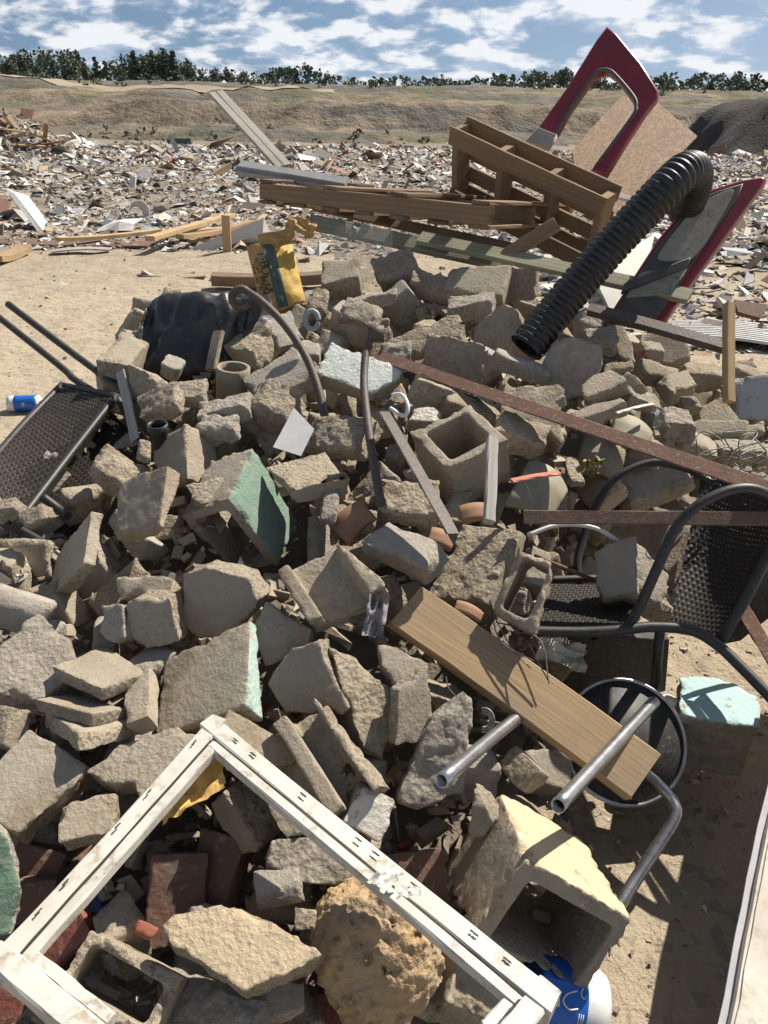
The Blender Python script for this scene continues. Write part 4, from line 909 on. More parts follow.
k(676,390,32,28,-20,'concrete_block','dull block right of the flat-topped sunlit block','block','block',tone=.4)
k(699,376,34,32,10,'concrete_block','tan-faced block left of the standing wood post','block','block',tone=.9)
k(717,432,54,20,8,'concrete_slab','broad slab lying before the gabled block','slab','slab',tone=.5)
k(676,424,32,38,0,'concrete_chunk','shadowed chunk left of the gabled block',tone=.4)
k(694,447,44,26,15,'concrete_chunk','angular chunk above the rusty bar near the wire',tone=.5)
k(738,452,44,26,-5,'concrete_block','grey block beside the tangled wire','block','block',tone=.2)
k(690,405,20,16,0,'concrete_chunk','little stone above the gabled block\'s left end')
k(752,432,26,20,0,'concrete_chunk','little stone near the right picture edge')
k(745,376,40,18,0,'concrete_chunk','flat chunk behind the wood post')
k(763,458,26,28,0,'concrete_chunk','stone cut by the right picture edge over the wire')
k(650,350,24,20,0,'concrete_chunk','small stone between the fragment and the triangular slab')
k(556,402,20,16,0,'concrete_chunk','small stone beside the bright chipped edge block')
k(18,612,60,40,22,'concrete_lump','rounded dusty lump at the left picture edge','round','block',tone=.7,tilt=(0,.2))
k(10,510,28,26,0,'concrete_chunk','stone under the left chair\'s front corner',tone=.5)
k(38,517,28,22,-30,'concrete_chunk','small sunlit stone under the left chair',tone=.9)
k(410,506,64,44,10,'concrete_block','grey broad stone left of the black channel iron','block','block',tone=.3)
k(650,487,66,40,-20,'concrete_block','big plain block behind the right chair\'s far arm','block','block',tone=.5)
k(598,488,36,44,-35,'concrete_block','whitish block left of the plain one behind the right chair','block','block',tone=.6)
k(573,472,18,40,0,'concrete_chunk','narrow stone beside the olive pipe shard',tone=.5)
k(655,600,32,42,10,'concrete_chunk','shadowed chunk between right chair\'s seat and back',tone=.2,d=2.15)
k(142,702,26,60,70-90,'concrete_slab','upright rough fin right of the stacked slabs','slab','slab',tone=.6)
k(90,822,58,46,-15,'concrete_block','lit block left of the white frame\'s arm','block','block',tone=.7)
k(4,725,28,44,10,'concrete_chunk','dark chunk at the left edge below the rounded chunk',tone=.4)
k(150,800,60,40,-30,'concrete_slab','dark slab under the humped slab','slab','slab',tone=.2,deep=1.2)
k(369,812,42,40,30,'concrete_block','white smooth block stub right of the double channel block','block','block',tone=1.,paint='C+',pcol=(.55,.53,.48),broken=[1])
k(262,805,62,70,65,'concrete_block','grey block flank under the double channel block','block','block',tone=.35,deep=.9)
k(215,1010,120,54,8,'concrete_chunk','broken chunk at the bottom edge left of the rock',tone=.6)
k(310,862,84,38,8,'concrete_slab','shaded slab with bright chipped edge under the frame','slab','slab',tone=.35,tilt=(-.6,.1))
k(280,887,50,32,-15,'concrete_chunk','brown stone between slab and upright bricks',tone=.5)
k(306,920,26,24,0,'concrete_chunk','small stone with white cap beside the rock',tone=.9)
k(277,1005,52,34,-15,'concrete_block','small block with mortar rope at the bottom edge','block','block',tone=.6)
k(475,985,80,90,30,'concrete_block','dark block in shade below the frame\'s right arm','block','block',tone=.2,deep=.8)
k(535,570,24,40,20,'concrete_chunk','stone in shadow behind the side-lying hollow block',tone=.3,deep=1.4)
k(255,745,80,34,25,'concrete_slab','smooth lit slab behind the white frame corner','slab','slab',tone=.8,tilt=(-.7,.1))
k(540,770,54,44,0,'concrete_block','brown shaded block under the plank\'s lower end','block','block',tone=.5,deep=1.0)
k(522,772,30,46,-50,'concrete_slab','grey sliver above the split hollow block','slab','slab',tone=.2)
k(758,402,56,42,-4,'painted_block','smooth pale grey block at the right picture edge','block','block',tone=.0,paint='C+',pcol=(.40,.41,.42),broken=[],tilt=(-.1,-.1),chops=0)
# bricks
def brick(px,py,w,h,ang,label,mat='brick',tilt=(-.2,.2),d=None,dep=.55,deep=.4,sink=.13):
    d=d or hit(px,py)+sink
    return K(px,py,w,h,ang,'brick',label,'brick','brick',.5,deep,d,dep,tilt,[],mat=mat,chip=.5,chops=0)
brick(178,898,54,78,-2,'dark brown brick standing upright behind the sunlit slab',tilt=(-.35,.12))
brick(219,868,48,62,14,'dark brick leaning right of the upright brown brick',tilt=(-.3,-.35))
brick(60,944,70,34,-44,'worn red brick under the white frame\'s left arm','red_brick',(-.5,.1))
brick(36,864,46,36,20,'brown brick in the shade at left above the frame')
brick(34,900,36,40,5,'brown brick below the other one left of the frame')
brick(6,1002,34,50,10,'red brick in the bottom left corner','red_brick')
brick(355,1016,80,34,0,'reddish paver under the ochre rock','red_brick',(-.8,0))
brick(424,1020,72,30,-8,'brown paver right of the one under the rock','brick',(-.8,0))
brick(415,876,58,44,-6,'brown brick behind the frame\'s right arm','brick',(-.4,.1))
brick(115,880,90,60,20,'dark buried brick in the hollow behind the left arm','brick',(-.7,.1),deep=1.5)
brick(300,960,50,60,0,'brown brick half hidden left of the rock','brick',(-.6,.1),deep=1.6)
brick(487,760,14,44,12,'rust-red brick sliver behind the metal tube','red_brick',(0,0),deep=1.2)
# the ochre rock
def rock():
    d=hit(376,946); c=at(376,946,d+.03); r=np.array([62,66,58])*d/F; v=d/F*1.9; Pg,org=grid(-r*1.1,r*1.1,v)
    q=Pg/r; n1=fbm(Pg*9+3,301,3); n2=fbm(Pg*38+5,302,4,.6); pit=np.maximum(0,noise(Pg*60,303)-.15)
    D=((np.abs(q)**2.7).sum(-1)**(1/2.7)-1)*r.min()+.013*n1+.012*n2+.010*pit; ve,fa,at_=finish(D,org,v,np.ones(D.shape),np.zeros(D.shape))
    o=obj('rock',mesh_np('rock',ve,fa,True),M['ochre_rock']); o.matrix_world=frame(c,CR,CU)@Matrix.Rotation(.3,4,'Z'); tag(o,'big rounded ochre rock with pitted face at the bottom','rock')
rock()
# pieces deep in the gaps
def fill():
    rg=np.random.default_rng(9); ms=[]
    for k_ in range(12):
        L=[rg.uniform(.12,.22),rg.uniform(.1,.17),rg.uniform(.06,.13)]; kd=('chunk','block','slab')[k_%3]; br=[f for f in range(6) if rg.uniform()<.6]; D,org,ro,pm,_=sdf_block(L,kd,900+k_,br,.0085); ve,fa,a_=finish(D,org,.0085,ro,pm); ms.append(mesh_np('filler_chunk',ve,fa,True,a_))
    n=0
    for gy in np.arange(.62,4.5,.15):
        for gx in np.arange(-1.7,2.6,.17):
            x=gx+rg.uniform(-.06,.06); y=gy+rg.uniform(-.05,.05); h=float(pileH(x,y)); 
            if h<.1: continue
            u,w=proj((x,y,h))
            if not(-25<u<793 and 240<w<1050): continue
            mi=rg.integers(12); dz=rg.uniform(-.04,.02); ro=rg.uniform(0,6.28,3); tn=float(rg.uniform(.1,.8)); n+=1
            if n in SKIP or any(math.hypot(x-BAKED[q][0][0],y-BAKED[q][0][1])<(.20 if q in('f1','o1') else .10) for q in ('f1','o1','c12','g3','f2','j2','f5')): continue
            o=obj('filler_chunk',ms[mi],M['concrete']); o.location=(x,y,h-.165+dz); o.rotation_euler=ro; s=.62+.16*min(y,3.); o.scale=(s,)*3; o['tone']=tn; o['slot']=n
            tag(o,'broken concrete piece wedged in a gap between the larger blocks','rubble','broken pieces filling the gaps of the pile')
SKIP=set([2,4,5,10,38,40,42,47,48,50,60,61,62,63,74,75,76,85,88,89,91,96,100,105,106,108,109,110,114,115,116,118,119,120,124,126,132,134,135,136,140,141,143,144,146,147,148,149,150,151,152,153,155,156,157,160,161,163,164,165,166,167,168,169,170,171,172,175,176,178,180,181,182,184,186,187,188,193,194,195,196,197,199,200,201,202,203,205,206,207,211,213,215,216,217,219,220,221,222,224,225,226,229,230,231,232,237,239,240,241,242,243,244,245,246,247,248,249,250,251,252,254,255,256,257,258,259,260,261,262,264,265,266,268,269,270,271,272,273,274,275,276,277,278,279,281,282,283,284,285,286,287,288,289,290,291,292,293,294,295,296,297,298,299,300,301,302,303,304,305,306,307,308,309,310,311,312,313,314,315,316,317,318,319,320,321,322,323,324,325,326,327,328,329,330,331,332,333,334,335,336,337,338,339,340,341,342,343,344,345,346,347,348,349,350,351,352,353,354,355,356,357,358,359,360,361,362,363,364,365])
fill()
litter('rubble_crumbs','small concrete crumbs and grit in the gaps of the pile',13000,lambda rg,n:rg.uniform(.5,4.3,n),lambda rg,n,y:rg.uniform(-1.5,1.8,n),lambda rg,n,y:np.minimum(.024*rg.lognormal(0,.6,n),.05),16,(.4,.8),.4,.6,lambda x,y:np.where(pileH(x,y)>.1,pileH(x,y)-.20+.13*noise(np.stack([x*6,y*6,0*x],-1),8),-.5),np.array([(.3,.25,.18),(.24,.2,.15),(.36,.30,.22),(.2,.17,.13)]))

# ---------------------------------------------------------------- things lying on and behind the pile
def atz(px,py,z):
    r=ray(px,py); return CO+r*((z-CH)/r[2])
def bar(name,p,q,w,t,mat,parent=None,up=None,warp=.002,ends=.003,bev=.003):
    p=np.asarray(p,float); q=np.asarray(q,float); d=q-p; L=float(np.linalg.norm(d)); x=V(d).normalized(); up=V(up if up is not None else (0,0,1)); y=up.cross(x); m=frame((p+q)/2,x,y)
    o=board(name,(L,w,t),M[mat],m,None,bev,warp,8,ends)
    if parent is not None:
        o.parent=parent; o.matrix_parent_inverse=Matrix.Translation(-Vector(parent.location))
    return o
def join(objs,name):
    """several pieces of one part into one mesh"""
    bm=bmesh.new(); mats=[]
    for o in objs:
        b2=o.data.copy(); b2.transform(o.matrix_world if o.parent is None else o.matrix_basis); n0=len(bm.faces); bm.from_mesh(b2); bpy.data.meshes.remove(b2)
        mt=o.data.materials[0]
        if mt not in mats: mats.append(mt)
        bm.faces.ensure_lookup_table()
        for f in bm.faces[n0:]: f.material_index=mats.index(mt)
        bpy.data.objects.remove(o)
    me=bpy.data.meshes.new(name); bm.to_mesh(me); bm.free()
    for mt in mats: me.materials.append(mt)
    return obj(name,me,None)
# --- white window frame
def window_frame():
    z=.455; T=atz(214,731,z+.02); B=atz(3,964,z-.01); C=atz(541,999,z-.02); B2=atz(100,1046,z-.01); C2=atz(497,1052,z-.02)
    e=empty('window_frame',T,'white vinyl window frame lying across the front of the pile','window frame')
    cen=(B+C)/2
    for (p,q) in ((T,B),(T,C),(B,B2),(C,C2)):
        d=q-p; x=d/np.linalg.norm(d); upv=np.array([0,0,1.]); inn=cen-(p+q)/2; inn=inn-x*(inn@x); inn-=upv*(inn@upv); inn/=np.linalg.norm(inn)
        r=bar('rail',p-x*.022,q+x*.022,.036,.034,'vinyl',e,warp=.004)
        b=bar('bead',p+inn*.0285+x*.03,q+inn*.0285-x*.01,.0205,.022,'vinyl_bead',None,warp=.001); b.parent=r; b.matrix_parent_inverse=(Matrix.Translation(Vector(e.location))@r.matrix_parent_inverse@r.matrix_basis).inverted() if False else Matrix.Identity(4)
        b.matrix_parent_inverse=r.matrix_basis.inverted()
        g=bar('groove',p+inn*.0185+x*.03,q+inn*.0185-x*.01,.0028,.025,'dark_gap',None,warp=0); g.parent=r; g.matrix_parent_inverse=r.matrix_basis.inverted()
        L=float(np.linalg.norm(d)); n=int(L/.06); rs_=random.Random(int(L*1e4))
        for k in range(1,n):
            if rs_.random()<.25: continue
            c=p+x*(L*(k+rs_.uniform(-.2,.2))/n)-inn*.004+np.array([0,0,.0184]); s=bar('weep_slot',c-x*rs_.uniform(.005,.009),c+x*.007,.0024,.0015,'dark_gap',None,warp=0,ends=0,bev=.0005); s.parent=r; s.matrix_parent_inverse=r.matrix_basis.inverted()
    for (px,py,s) in ((386,878,.055),(408,894,.045)):
        f=crumple('torn_film',s,s*.6,.008,24,int(px),M['vinyl']); f.location=V(atz(px,py,z+.035))-e.location; f.rotation_euler=(.3,.2,px*.1); f.parent=e
def crumple(name,w,h,amp,n,seed,mat):
    u=np.linspace(-.5,.5,n+1); U,W_=np.meshgrid(u,u,indexing='ij'); P_=np.stack([U*3,W_*3,np.full_like(U,seed*.37)],-1)
    ed=1-.3*np.abs(fbm(P_*.9,seed,2)); ve=np.stack([U*w*ed,W_*h*ed,amp*(1-np.abs(fbm(P_*.8,seed,2))*2.2+.25*fbm(P_*2.2,seed+3,2))],-1).reshape(-1,3)
    i=np.arange((n+1)**2).reshape(n+1,n+1); fa=np.stack([i[:-1,:-1],i[1:,:-1],i[1:,1:],i[:-1,1:]],-1).reshape(-1,4)
    o=obj(name,mesh_np(name,ve,fa,True),mat); return o
window_frame()
# --- wood plank
_p=at(404,606,1.83); _q=at(643,777,1.66); o=bar('plank',_p,_q,.122,.04,'plank_wood',None,up=(-.25,-.35,1),warp=.006,ends=.012); tag(o,'long weathered wood plank lying over the round stool','plank')
# --- overturned stool
def stool():
    c=at(624,741,1.88); n=camn(.25,.35); e=empty('stool',c,'overturned round stool with dark seat and bare metal legs','stool'); m=frame(c,CR,CU-n*(CU@n)); R=.148
    prof=[(0,.0),(.06,.004),(R-.012,.0)]; vs_=[];fs=[]
    def disc(name,r0,z0,z1,mat,bulge=0):
        bm=bmesh.new(); bmesh.ops.create_cone(bm,segments=64,cap_ends=True,radius1=r0,radius2=r0,depth=z1-z0); bmesh.ops.translate(bm,verts=bm.verts,vec=(0,0,(z0+z1)/2)); es=[x for x in bm.edges if abs(x.calc_length()-(z1-z0))>1e-4 and abs(x.verts[0].co.z-x.verts[1].co.z)<1e-5]; bmesh.ops.bevel(bm,geom=es,offset=.004,segments=2,affect='EDGES'); bm.transform(m)
        o=bm_obj(name,bm,mat,None,True); return wparent(o,e)
    disc('seat',R,-.035,0,M['seat_vinyl'])
    pts=[m@Vector((math.cos(a)*R,math.sin(a)*R,0)) for a in [k*math.pi/32 for k in range(64)]]; path=pts+[pts[0],pts[1]]; vs_,fs=sweep([Vector(p) for p in path],.005,8,0,False); wparent(poly_obj('rim',vs_,fs,M['chrome']),e)
    tube('leg',[at(654,702,1.82),at(606,754,1.58),at(558,806,1.38)],.0140,M['chrome'],e,16,.0018)
    tube('leg',[at(560,690,1.86),at(512,722,1.68),at(441,781,1.40)],.0140,M['chrome'],e,16,.0018)
    tube('leg',[at(636,766,1.86),at(660,786,1.80),at(674,804,1.77),at(673,822,1.75),at(640,873,1.70),at(597,940,1.62)],.0140,M['chrome'],e,16,.0018)
    tube('leg_cap',[at(604,930,1.625),at(596,942,1.615)],.0165,M['black_plastic'],e,16)
stool()
# --- black corrugated drain pipe
def drain_pipe():
    e=empty('drain_pipe',at(527,347,2.95),'black corrugated drain pipe rising across the right of the pile','pipe')
    pts=[at(526,348,2.72),at(560,306,2.72),at(600,259,2.70),at(640,215,2.67),at(668,186,2.65),at(684,172,2.68),at(693,172,2.78),at(694,186,2.95),at(684,215,3.15)]
    path=spline(pts,40); S=[0.]
    for a,b in zip(path,path[1:]): S.append(S[-1]+(b-a).length)
    ds=.0042; n=int(S[-1]/ds); out=[];j=0
    for k in range(n):
        s=k*ds
        while S[j+1]<s: j+=1
        out.append(path[j].lerp(path[j+1],(s-S[j])/(S[j+1]-S[j])))
    pit=.0228; R=[.0655 if (k*ds/pit)%1<.55 else .058 for k in range(n)]
    vs_,fs=sweep(out,R,28,0,False); wparent(poly_obj('wall',vs_,fs,M['black_plastic']),e)
    vs_,fs=sweep(out[:len(out)//2],.0545,28,.002); wparent(poly_obj('lining',vs_,fs,M['black_plastic']),e)
drain_pipe()
# --- red car panels
def dpts(px,d,n): 
    px=np.array(px,float); c=px.mean(0); return plane_pts(px,at(c[0],c[1],d),n)
def car_door_frame():
    n=camn(-.35,.25); d=4.3
    px=[(607,30),(615,36),(640,66),(657,93),(655,99),(646,110),(625,142),(606,173),(594,170),(633,119),(637,108),(636,100),(628,89),(617,76),(610,71),(602,70),(593,76),(568,112),(556,134),(541,128),(568,90),(598,42)]
    pts=dpts(px,d,n); e=empty('car_door',pts[7],'upper red car door frame with open window sticking up against the sky','car door')
    extrude('shell',pts,n,.03,M['red_paint'],e,bev=.012)
    q=[p+n*.012 for p in dpts([(556,136),(569,113),(594,77),(603,71.5),(610,72.5),(616,77.5),(627,90),(635,101),(636,109),(632,119),(596,168)],d,n)]; tube('weather_strip',q,.011,M['door_trim'],e,10)
    extrude('pillar_end',dpts([(538,128),(556,135),(548,147),(527,141)],d,n),n,.03,M['grey_board'],e,bev=.004)
car_door_frame()
def car_door_panel():
    n=camn(-.25,.25); d=3.05
    out_=[(761,179),(764,181),(757,190),(712,252),(672,308),(662,321),(640,322),(612,316),(618,305),(660,240),(690,205),(712,192),(740,183)]
    pts=dpts(out_,d,n); e=empty('car_door',pts[5],'lower red car door leaning with its dirty inner side outwards','car door')
    extrude('shell',pts,n,.05,M['red_paint'],e,bev=.008)
    up=lambda l,h:[p+n*h for p in dpts(l,d,n)]
    extrude('trim',[p+n*.012 for p in plane_pts([(741,187),(737,198),(700,252),(668,302),(655,319),(617,312),(622,302),(664,241),(692,207),(714,195)],np.mean(pts,0),n)],n,.012,M['door_trim'],e,bev=.004)
    extrude('inner_panel',[p+n*.022 for p in plane_pts(roundpts_px([(733,192),(728,205),(705,245),(690,263),(654,264),(668,243),(694,211),(716,198)]),np.mean(pts,0),n)],n,.008,M['door_inner'],e,bev=.002)
    extrude('pocket',[p+n*.022 for p in plane_pts([(686,271),(670,295),(663,297),(626,300),(634,283),(642,275)],np.mean(pts,0),n)],n,.008,M['door_inner'],e,bev=.002)
    extrude('arm_rest',[p+n*.04 for p in plane_pts([(688,264),(686,271),(622,296),(626,288)],np.mean(pts,0),n)],n,.02,M['door_trim'],e,bev=.003)
def roundpts_px(pl):
    q=roundpts([(a,b,0) for a,b in pl],.3,3); return [(v.x,v.y) for v in q]
car_door_panel()
# --- strand board, glass, loose boards
n_=camn(.15,.55); o=extrude('strand_board',dpts([(572,152),(590,130),(622,96),(656,101),(697,136),(672,163),(655,205),(620,232),(585,215)],4.5,n_),n_,.014,M['osb'],bev=.001); tag(o,'sheet of strand board standing behind the red door frame','board')
n_=camn(.2,.5); o=extrude('glass_pane',dpts([(575,305),(604,268),(655,233),(648,262),(625,300),(612,314)],3.2,n_),n_,.005,M['dirty_glass'],bev=.0005); tag(o,'dirty glass pane leaning between pipe and lower red door','glass pane')
n_=camn(.1,.2)
def ring_frame(name,label,px,d,w,mat,cat):
    pts=[V(p) for p in dpts(px,d,n_)]; e=empty(name,pts[0],label,cat)
    for a,b in zip(pts,pts[1:]+pts[:1]): bar('rail',a,b,w,w*.6,mat,e,up=n_)
ring_frame('small_window','small white window sash behind the standing pallet',[(606,193),(636,200),(622,240),(594,232)],3.8,.03,'vinyl','window sash')
o=bar('siding_board',at(216,93,4.5),at(284,167,4.25),.095,.02,'grey_board',None,up=camn(.4,.3)); tag(o,'grey siding board pointing up at the left of the pallets','board')
o=bar('siding_groove',at(216,93,4.5)+camn(.4,.3)*.0105,at(284,167,4.25)+camn(.4,.3)*.0105,.008,.003,'dark_wood',None,up=camn(.4,.3)); _s=o; _s.parent=bpy.data.objects['siding_board']; _s.matrix_parent_inverse=bpy.data.objects['siding_board'].matrix_basis.inverted()
def grey_channel():
    p,q=at(238,166,4.15),at(346,184,3.95); e=empty('metal_channel',(p+q)/2,'blue-grey painted channel lying on the lower pallet','channel'); bar('web',p,q,.10,.012,'grey_paint',e,up=camn(0,.6)); bar('flange',p-np.array([0,0,.03])-CF*.02,q-np.array([0,0,.03])-CF*.02,.012,.06,'grey_paint',e,up=camn(0,.6))
grey_channel()
o=bar('green_board',at(309,222,3.75),at(500,262,3.45),.075,.03,'green_board',None,up=camn(.0,.3)); tag(o,'greenish board under the lower pallet, upper of two','board')
o=bar('green_board',at(420,238,3.55),at(690,297,2.98),.07,.025,'green_board',None,up=camn(.0,.5)); tag(o,'long pale greenish board passing behind the black pipe','board')
o=bar('trim_board',at(315,206,3.9),at(520,250,3.6),.055,.02,'dark_wood',None,up=camn(.0,.3)); tag(o,'thin dark trim board right under the lower pallet','board')
o=bar('short_board',at(506,256,3.35),at(557,224,3.3),.06,.03,'pallet_wood',None,up=camn(.1,.4)); tag(o,'short brown board leaning in front of the standing pallet','board')
o=bar('dark_strip',at(588,309,2.95),at(727,348,2.8),.045,.03,'old_iron',None,up=camn(0,.5)); tag(o,'thin dark metal strip crossing to the wood post','strip')
o=bar('wood_post',at(729,304,2.78),at(729,402,2.72),.036,.03,'pale_wood',None,up=camn(.3,.2)); tag(o,'short sunlit wood post standing up on the right slope','post')
o=bar('wood_stake',at(492,438,1.98),at(489,522,1.86),.028,.02,'grey_board',None,up=camn(.2,.2)); tag(o,'grey split stake standing beside the upright hollow block','stake')
o=bar('white_strip',at(617,413,2.42),at(653,404,2.5),.012,.006,'vinyl',None); tag(o,'thin white plastic strip on the right slope','strip')
n_=camn(0,.6); o=extrude('red_shard',plane_pts([(735,300),(768,305)],at(745,300,4),n_)+plane_pts([(760,318),(738,312)],at(745,300,4),n_),n_,.02,M['rust'],bev=.002); tag(o,'rusty shard lying beyond the wood post','shard')
# --- pallets
def pallet(e,m,W_,D_,H_,nb,nstr,bw,seed):
    """boards across x carried by stringers along y; m: local frame, origin at the centre"""
    rg=random.Random(seed)
    for s in range(nstr):
        x=-W_/2+.02+(W_-.04)*s/(nstr-1); b=board('stringer',(D_,H_-.036,.038),M['pallet_wood'],m@Matrix.Translation((x,0,0))@Matrix.Rotation(math.pi/2,4,'Z')@Matrix.Rotation(math.pi/2,4,'X'),None,seed=seed+s); wparent2(b,e)
    for side,nn in ((1,nb[0]),(-1,nb[1])):
        for k in range(nn):
            y=-D_/2+bw/2+(D_-bw)*k/(nn-1); b=board('deck_board',(W_+rg.uniform(-.01,.01),bw*rg.uniform(.92,1.04),.017),M[rg.choice(['pallet_wood','pallet_wood','dark_wood'])],m@Matrix.Translation((rg.uniform(-.006,.006),y,side*(H_/2-.0085)))@Matrix.Rotation(rg.uniform(-.01,.01),4,'Z'),None,seed=seed*9+k+side); wparent2(b,e)
def wparent2(o,e): o.parent=e; o.matrix_parent_inverse=Matrix.Translation(-Vector(e.location))
def standing_pallet():
    TL=at(453,127,3.75); TR=at(606,198,3.46); BL=at(452,201,4.0); BR=at(586,268,3.72); C3=at(464,110,3.84)-TL
    n=np.cross(TR-TL,BL-TL); n/=np.linalg.norm(n); n=n if n@CF<0 else -n
    C3=-n*.12
    e=empty('standing_pallet',(BL+BR)/2,'wooden pallet standing tilted on its side behind the pile top','pallet')
    S=lambda u,v:(TL*(1-u)+TR*u)*(1-v)+(BL*(1-u)+BR*u)*v
    for u in (.012,.33,.66,.985):
        a,b=S(u,0.02)+C3*.5,S(u,.98)+C3*.5; x=(b-a)/np.linalg.norm(b-a); bar('stringer',a,b,float(np.linalg.norm(C3))*.92,.036,'pallet_wood',e,up=np.cross(x,C3),warp=.001)
    for v,w,m_ in ((.10,.085,'pallet_wood'),(.92,.08,'dark_wood')): bar('deck_board',S(-.01,v)+n*.012,S(1.01,v)+n*.012,w,.018,m_,e,up=n)
    for v,w,m_ in ((.06,.075,'pallet_wood'),(.40,.075,'pallet_wood'),(.70,.075,'pallet_wood'),(.96,.075,'dark_wood')): bar('deck_board',S(-.01,v)+C3*1.05,S(1.01,v)+C3*1.05,w,.018,m_,e,up=n)
standing_pallet()
def flat_pallet():
    R_=at(489,216,3.25); L_=at(259,191,3.95); x=L_-R_; W_=float(np.linalg.norm(x)); x/=W_; y=np.cross(np.array([0,0,1.]),x); y/=np.linalg.norm(y)
    if y[1]<0: y=-y
    y=y+np.array([0,0,-.10]); y/=np.linalg.norm(y); D_=.85; c=(R_+L_)/2+y*D_/2; m=frame(c,x,y); H_=.115
    e=empty('flat_pallet',c,'wooden pallet lying nearly flat, its long edge towards the pile','pallet'); rg=random.Random(8)
    for s in range(3):
        yy=-D_/2+.02+(D_-.04)*s/2; b=board('stringer',(W_,H_-.036,.038),M['pallet_wood'],m@Matrix.Translation((0,yy,0))@Matrix.Rotation(math.pi/2,4,'X'),None,seed=40+s); wparent2(b,e)
    for sd,nn in ((1,7),(-1,4)):
        for k in range(nn):
            xx=-W_/2+.05+(W_-.1)*k/(nn-1); b=board('deck_board',(D_,.09,.017),M[rg.choice(['pallet_wood','dark_wood'])],m@Matrix.Translation((xx,rg.uniform(-.008,.008),sd*(H_/2-.0085)))@Matrix.Rotation(math.pi/2,4,'Z'),None,seed=60+k+sd*20); wparent2(b,e)
flat_pallet()
# --- rusty and iron bars
def angle_iron(name,label,p,q,w,t,mat,up):
    e=empty(name,(p+q)/2,label,'metal bar'); x=(q-p)/np.linalg.norm(q-p); up=np.asarray(up,float); up=up-x*(up@x); up/=np.linalg.norm(up); y=np.cross(up,x)
    bar('flange',p,q,w,t,mat,e,up=up); bar('web',p+y*(w/2-t/2)-up*(w*.5+t*.5),q+y*(w/2-t/2)-up*(w*.5+t*.5),t,w,mat,e,up=up)
angle_iron('angle_bar','long rusty angle bar slanting down across the pile to the right',at(380,356,2.62),at(790,496,1.82),.045,.005,'rust',camn(.1,.35))
angle_iron('steel_bar','rusty straight bar lying level across the right chair',at(524,517,1.94),at(800,519,1.84),.035,.006,'rust_dull',camn(0,.25))
angle_iron('channel_iron','short blackened iron channel left of the upright hollow block',at(384,412,2.17),at(453,534,1.80),.034,.006,'old_iron',camn(.4,.4))
angle_iron('rusty_leg','rusty bar end slanting out of the right edge under the chair',at(741,606,1.95),at(792,690,1.75),.035,.006,'rust',camn(-.3,.3))
def scroll_bar():
    e=empty('scroll_bar',at(328,430,2.35),'curved iron bar with a curled end left of the turquoise slab','iron bar')
    c=at(241,298,2.55); curl=[c+CR*math.cos(a)*.030*(1-.0*i)+CU*math.sin(a)*.030 for i,a in enumerate(np.linspace(-.6,-5.6,12))]
    pts=curl+[at(262,302,2.53),at(285,325,2.5),at(306,357,2.46),at(319,392,2.42),at(328,432,2.38)]
    tube('rod',pts,.0135,M['old_iron'],e,12)
    e=empty('knob_bar',at(380,502,1.95),'upright iron bar with a rolled knob at its top','iron bar')
    tube('rod',[at(371,337,2.4),at(366,352,2.38),at(364,385,2.32),at(368,425,2.22),at(374,465,2.12),at(381,504,2.0)],.0125,M['old_iron'],e,12)
    k=at(377,334,2.4); tube('knob',[k-CR*.028,k+CR*.022],.027,M['old_iron'],e,18)
scroll_bar()
# --- clay pipes and tile shards
def stub(name,label,px,py,r,axis,L,d,mat,wall=.012):
    c=at(px,py,d); a=np.asarray(axis,float); a/=np.linalg.norm(a); path=[V(c-a*L*t) for t in np.linspace(0,1,6)]; vs_,fs=sweep(path,[r*(1+.04*(1-t)) for t in np.linspace(0,1,6)],28,wall); o=poly_obj(name,vs_,fs,M[mat]); return tag(o,label,'pipe')
stub('flue_stub','short open clay flue pipe standing on the left slope',233,367,.055,CU*.85+CR*.1-CF*.5,.14,hit(233,367)-.06,'clay_tile')
stub('pipe_stub','small dark pipe stub below the left chair\'s leg tip',157,424,.030,CU*.8-CF*.55,.1,hit(157,424)-.03,'black_plastic',.006)
o=bar('metal_tab',at(120,372,2.55),at(135,440,2.4),.035,.006,'grey_board',None,up=camn(-.4,.2)); tag(o,'flat rusty metal strap bent up behind the left chair','strap')
o=bar('clay_wedge',at(219,332,hit(219,350)-.02),at(211,370,hit(219,350)-.06),.04,.02,'clay_tile',None,up=camn(-.4,.2)); tag(o,'upright clay tile wedge behind the flue pipe','tile')
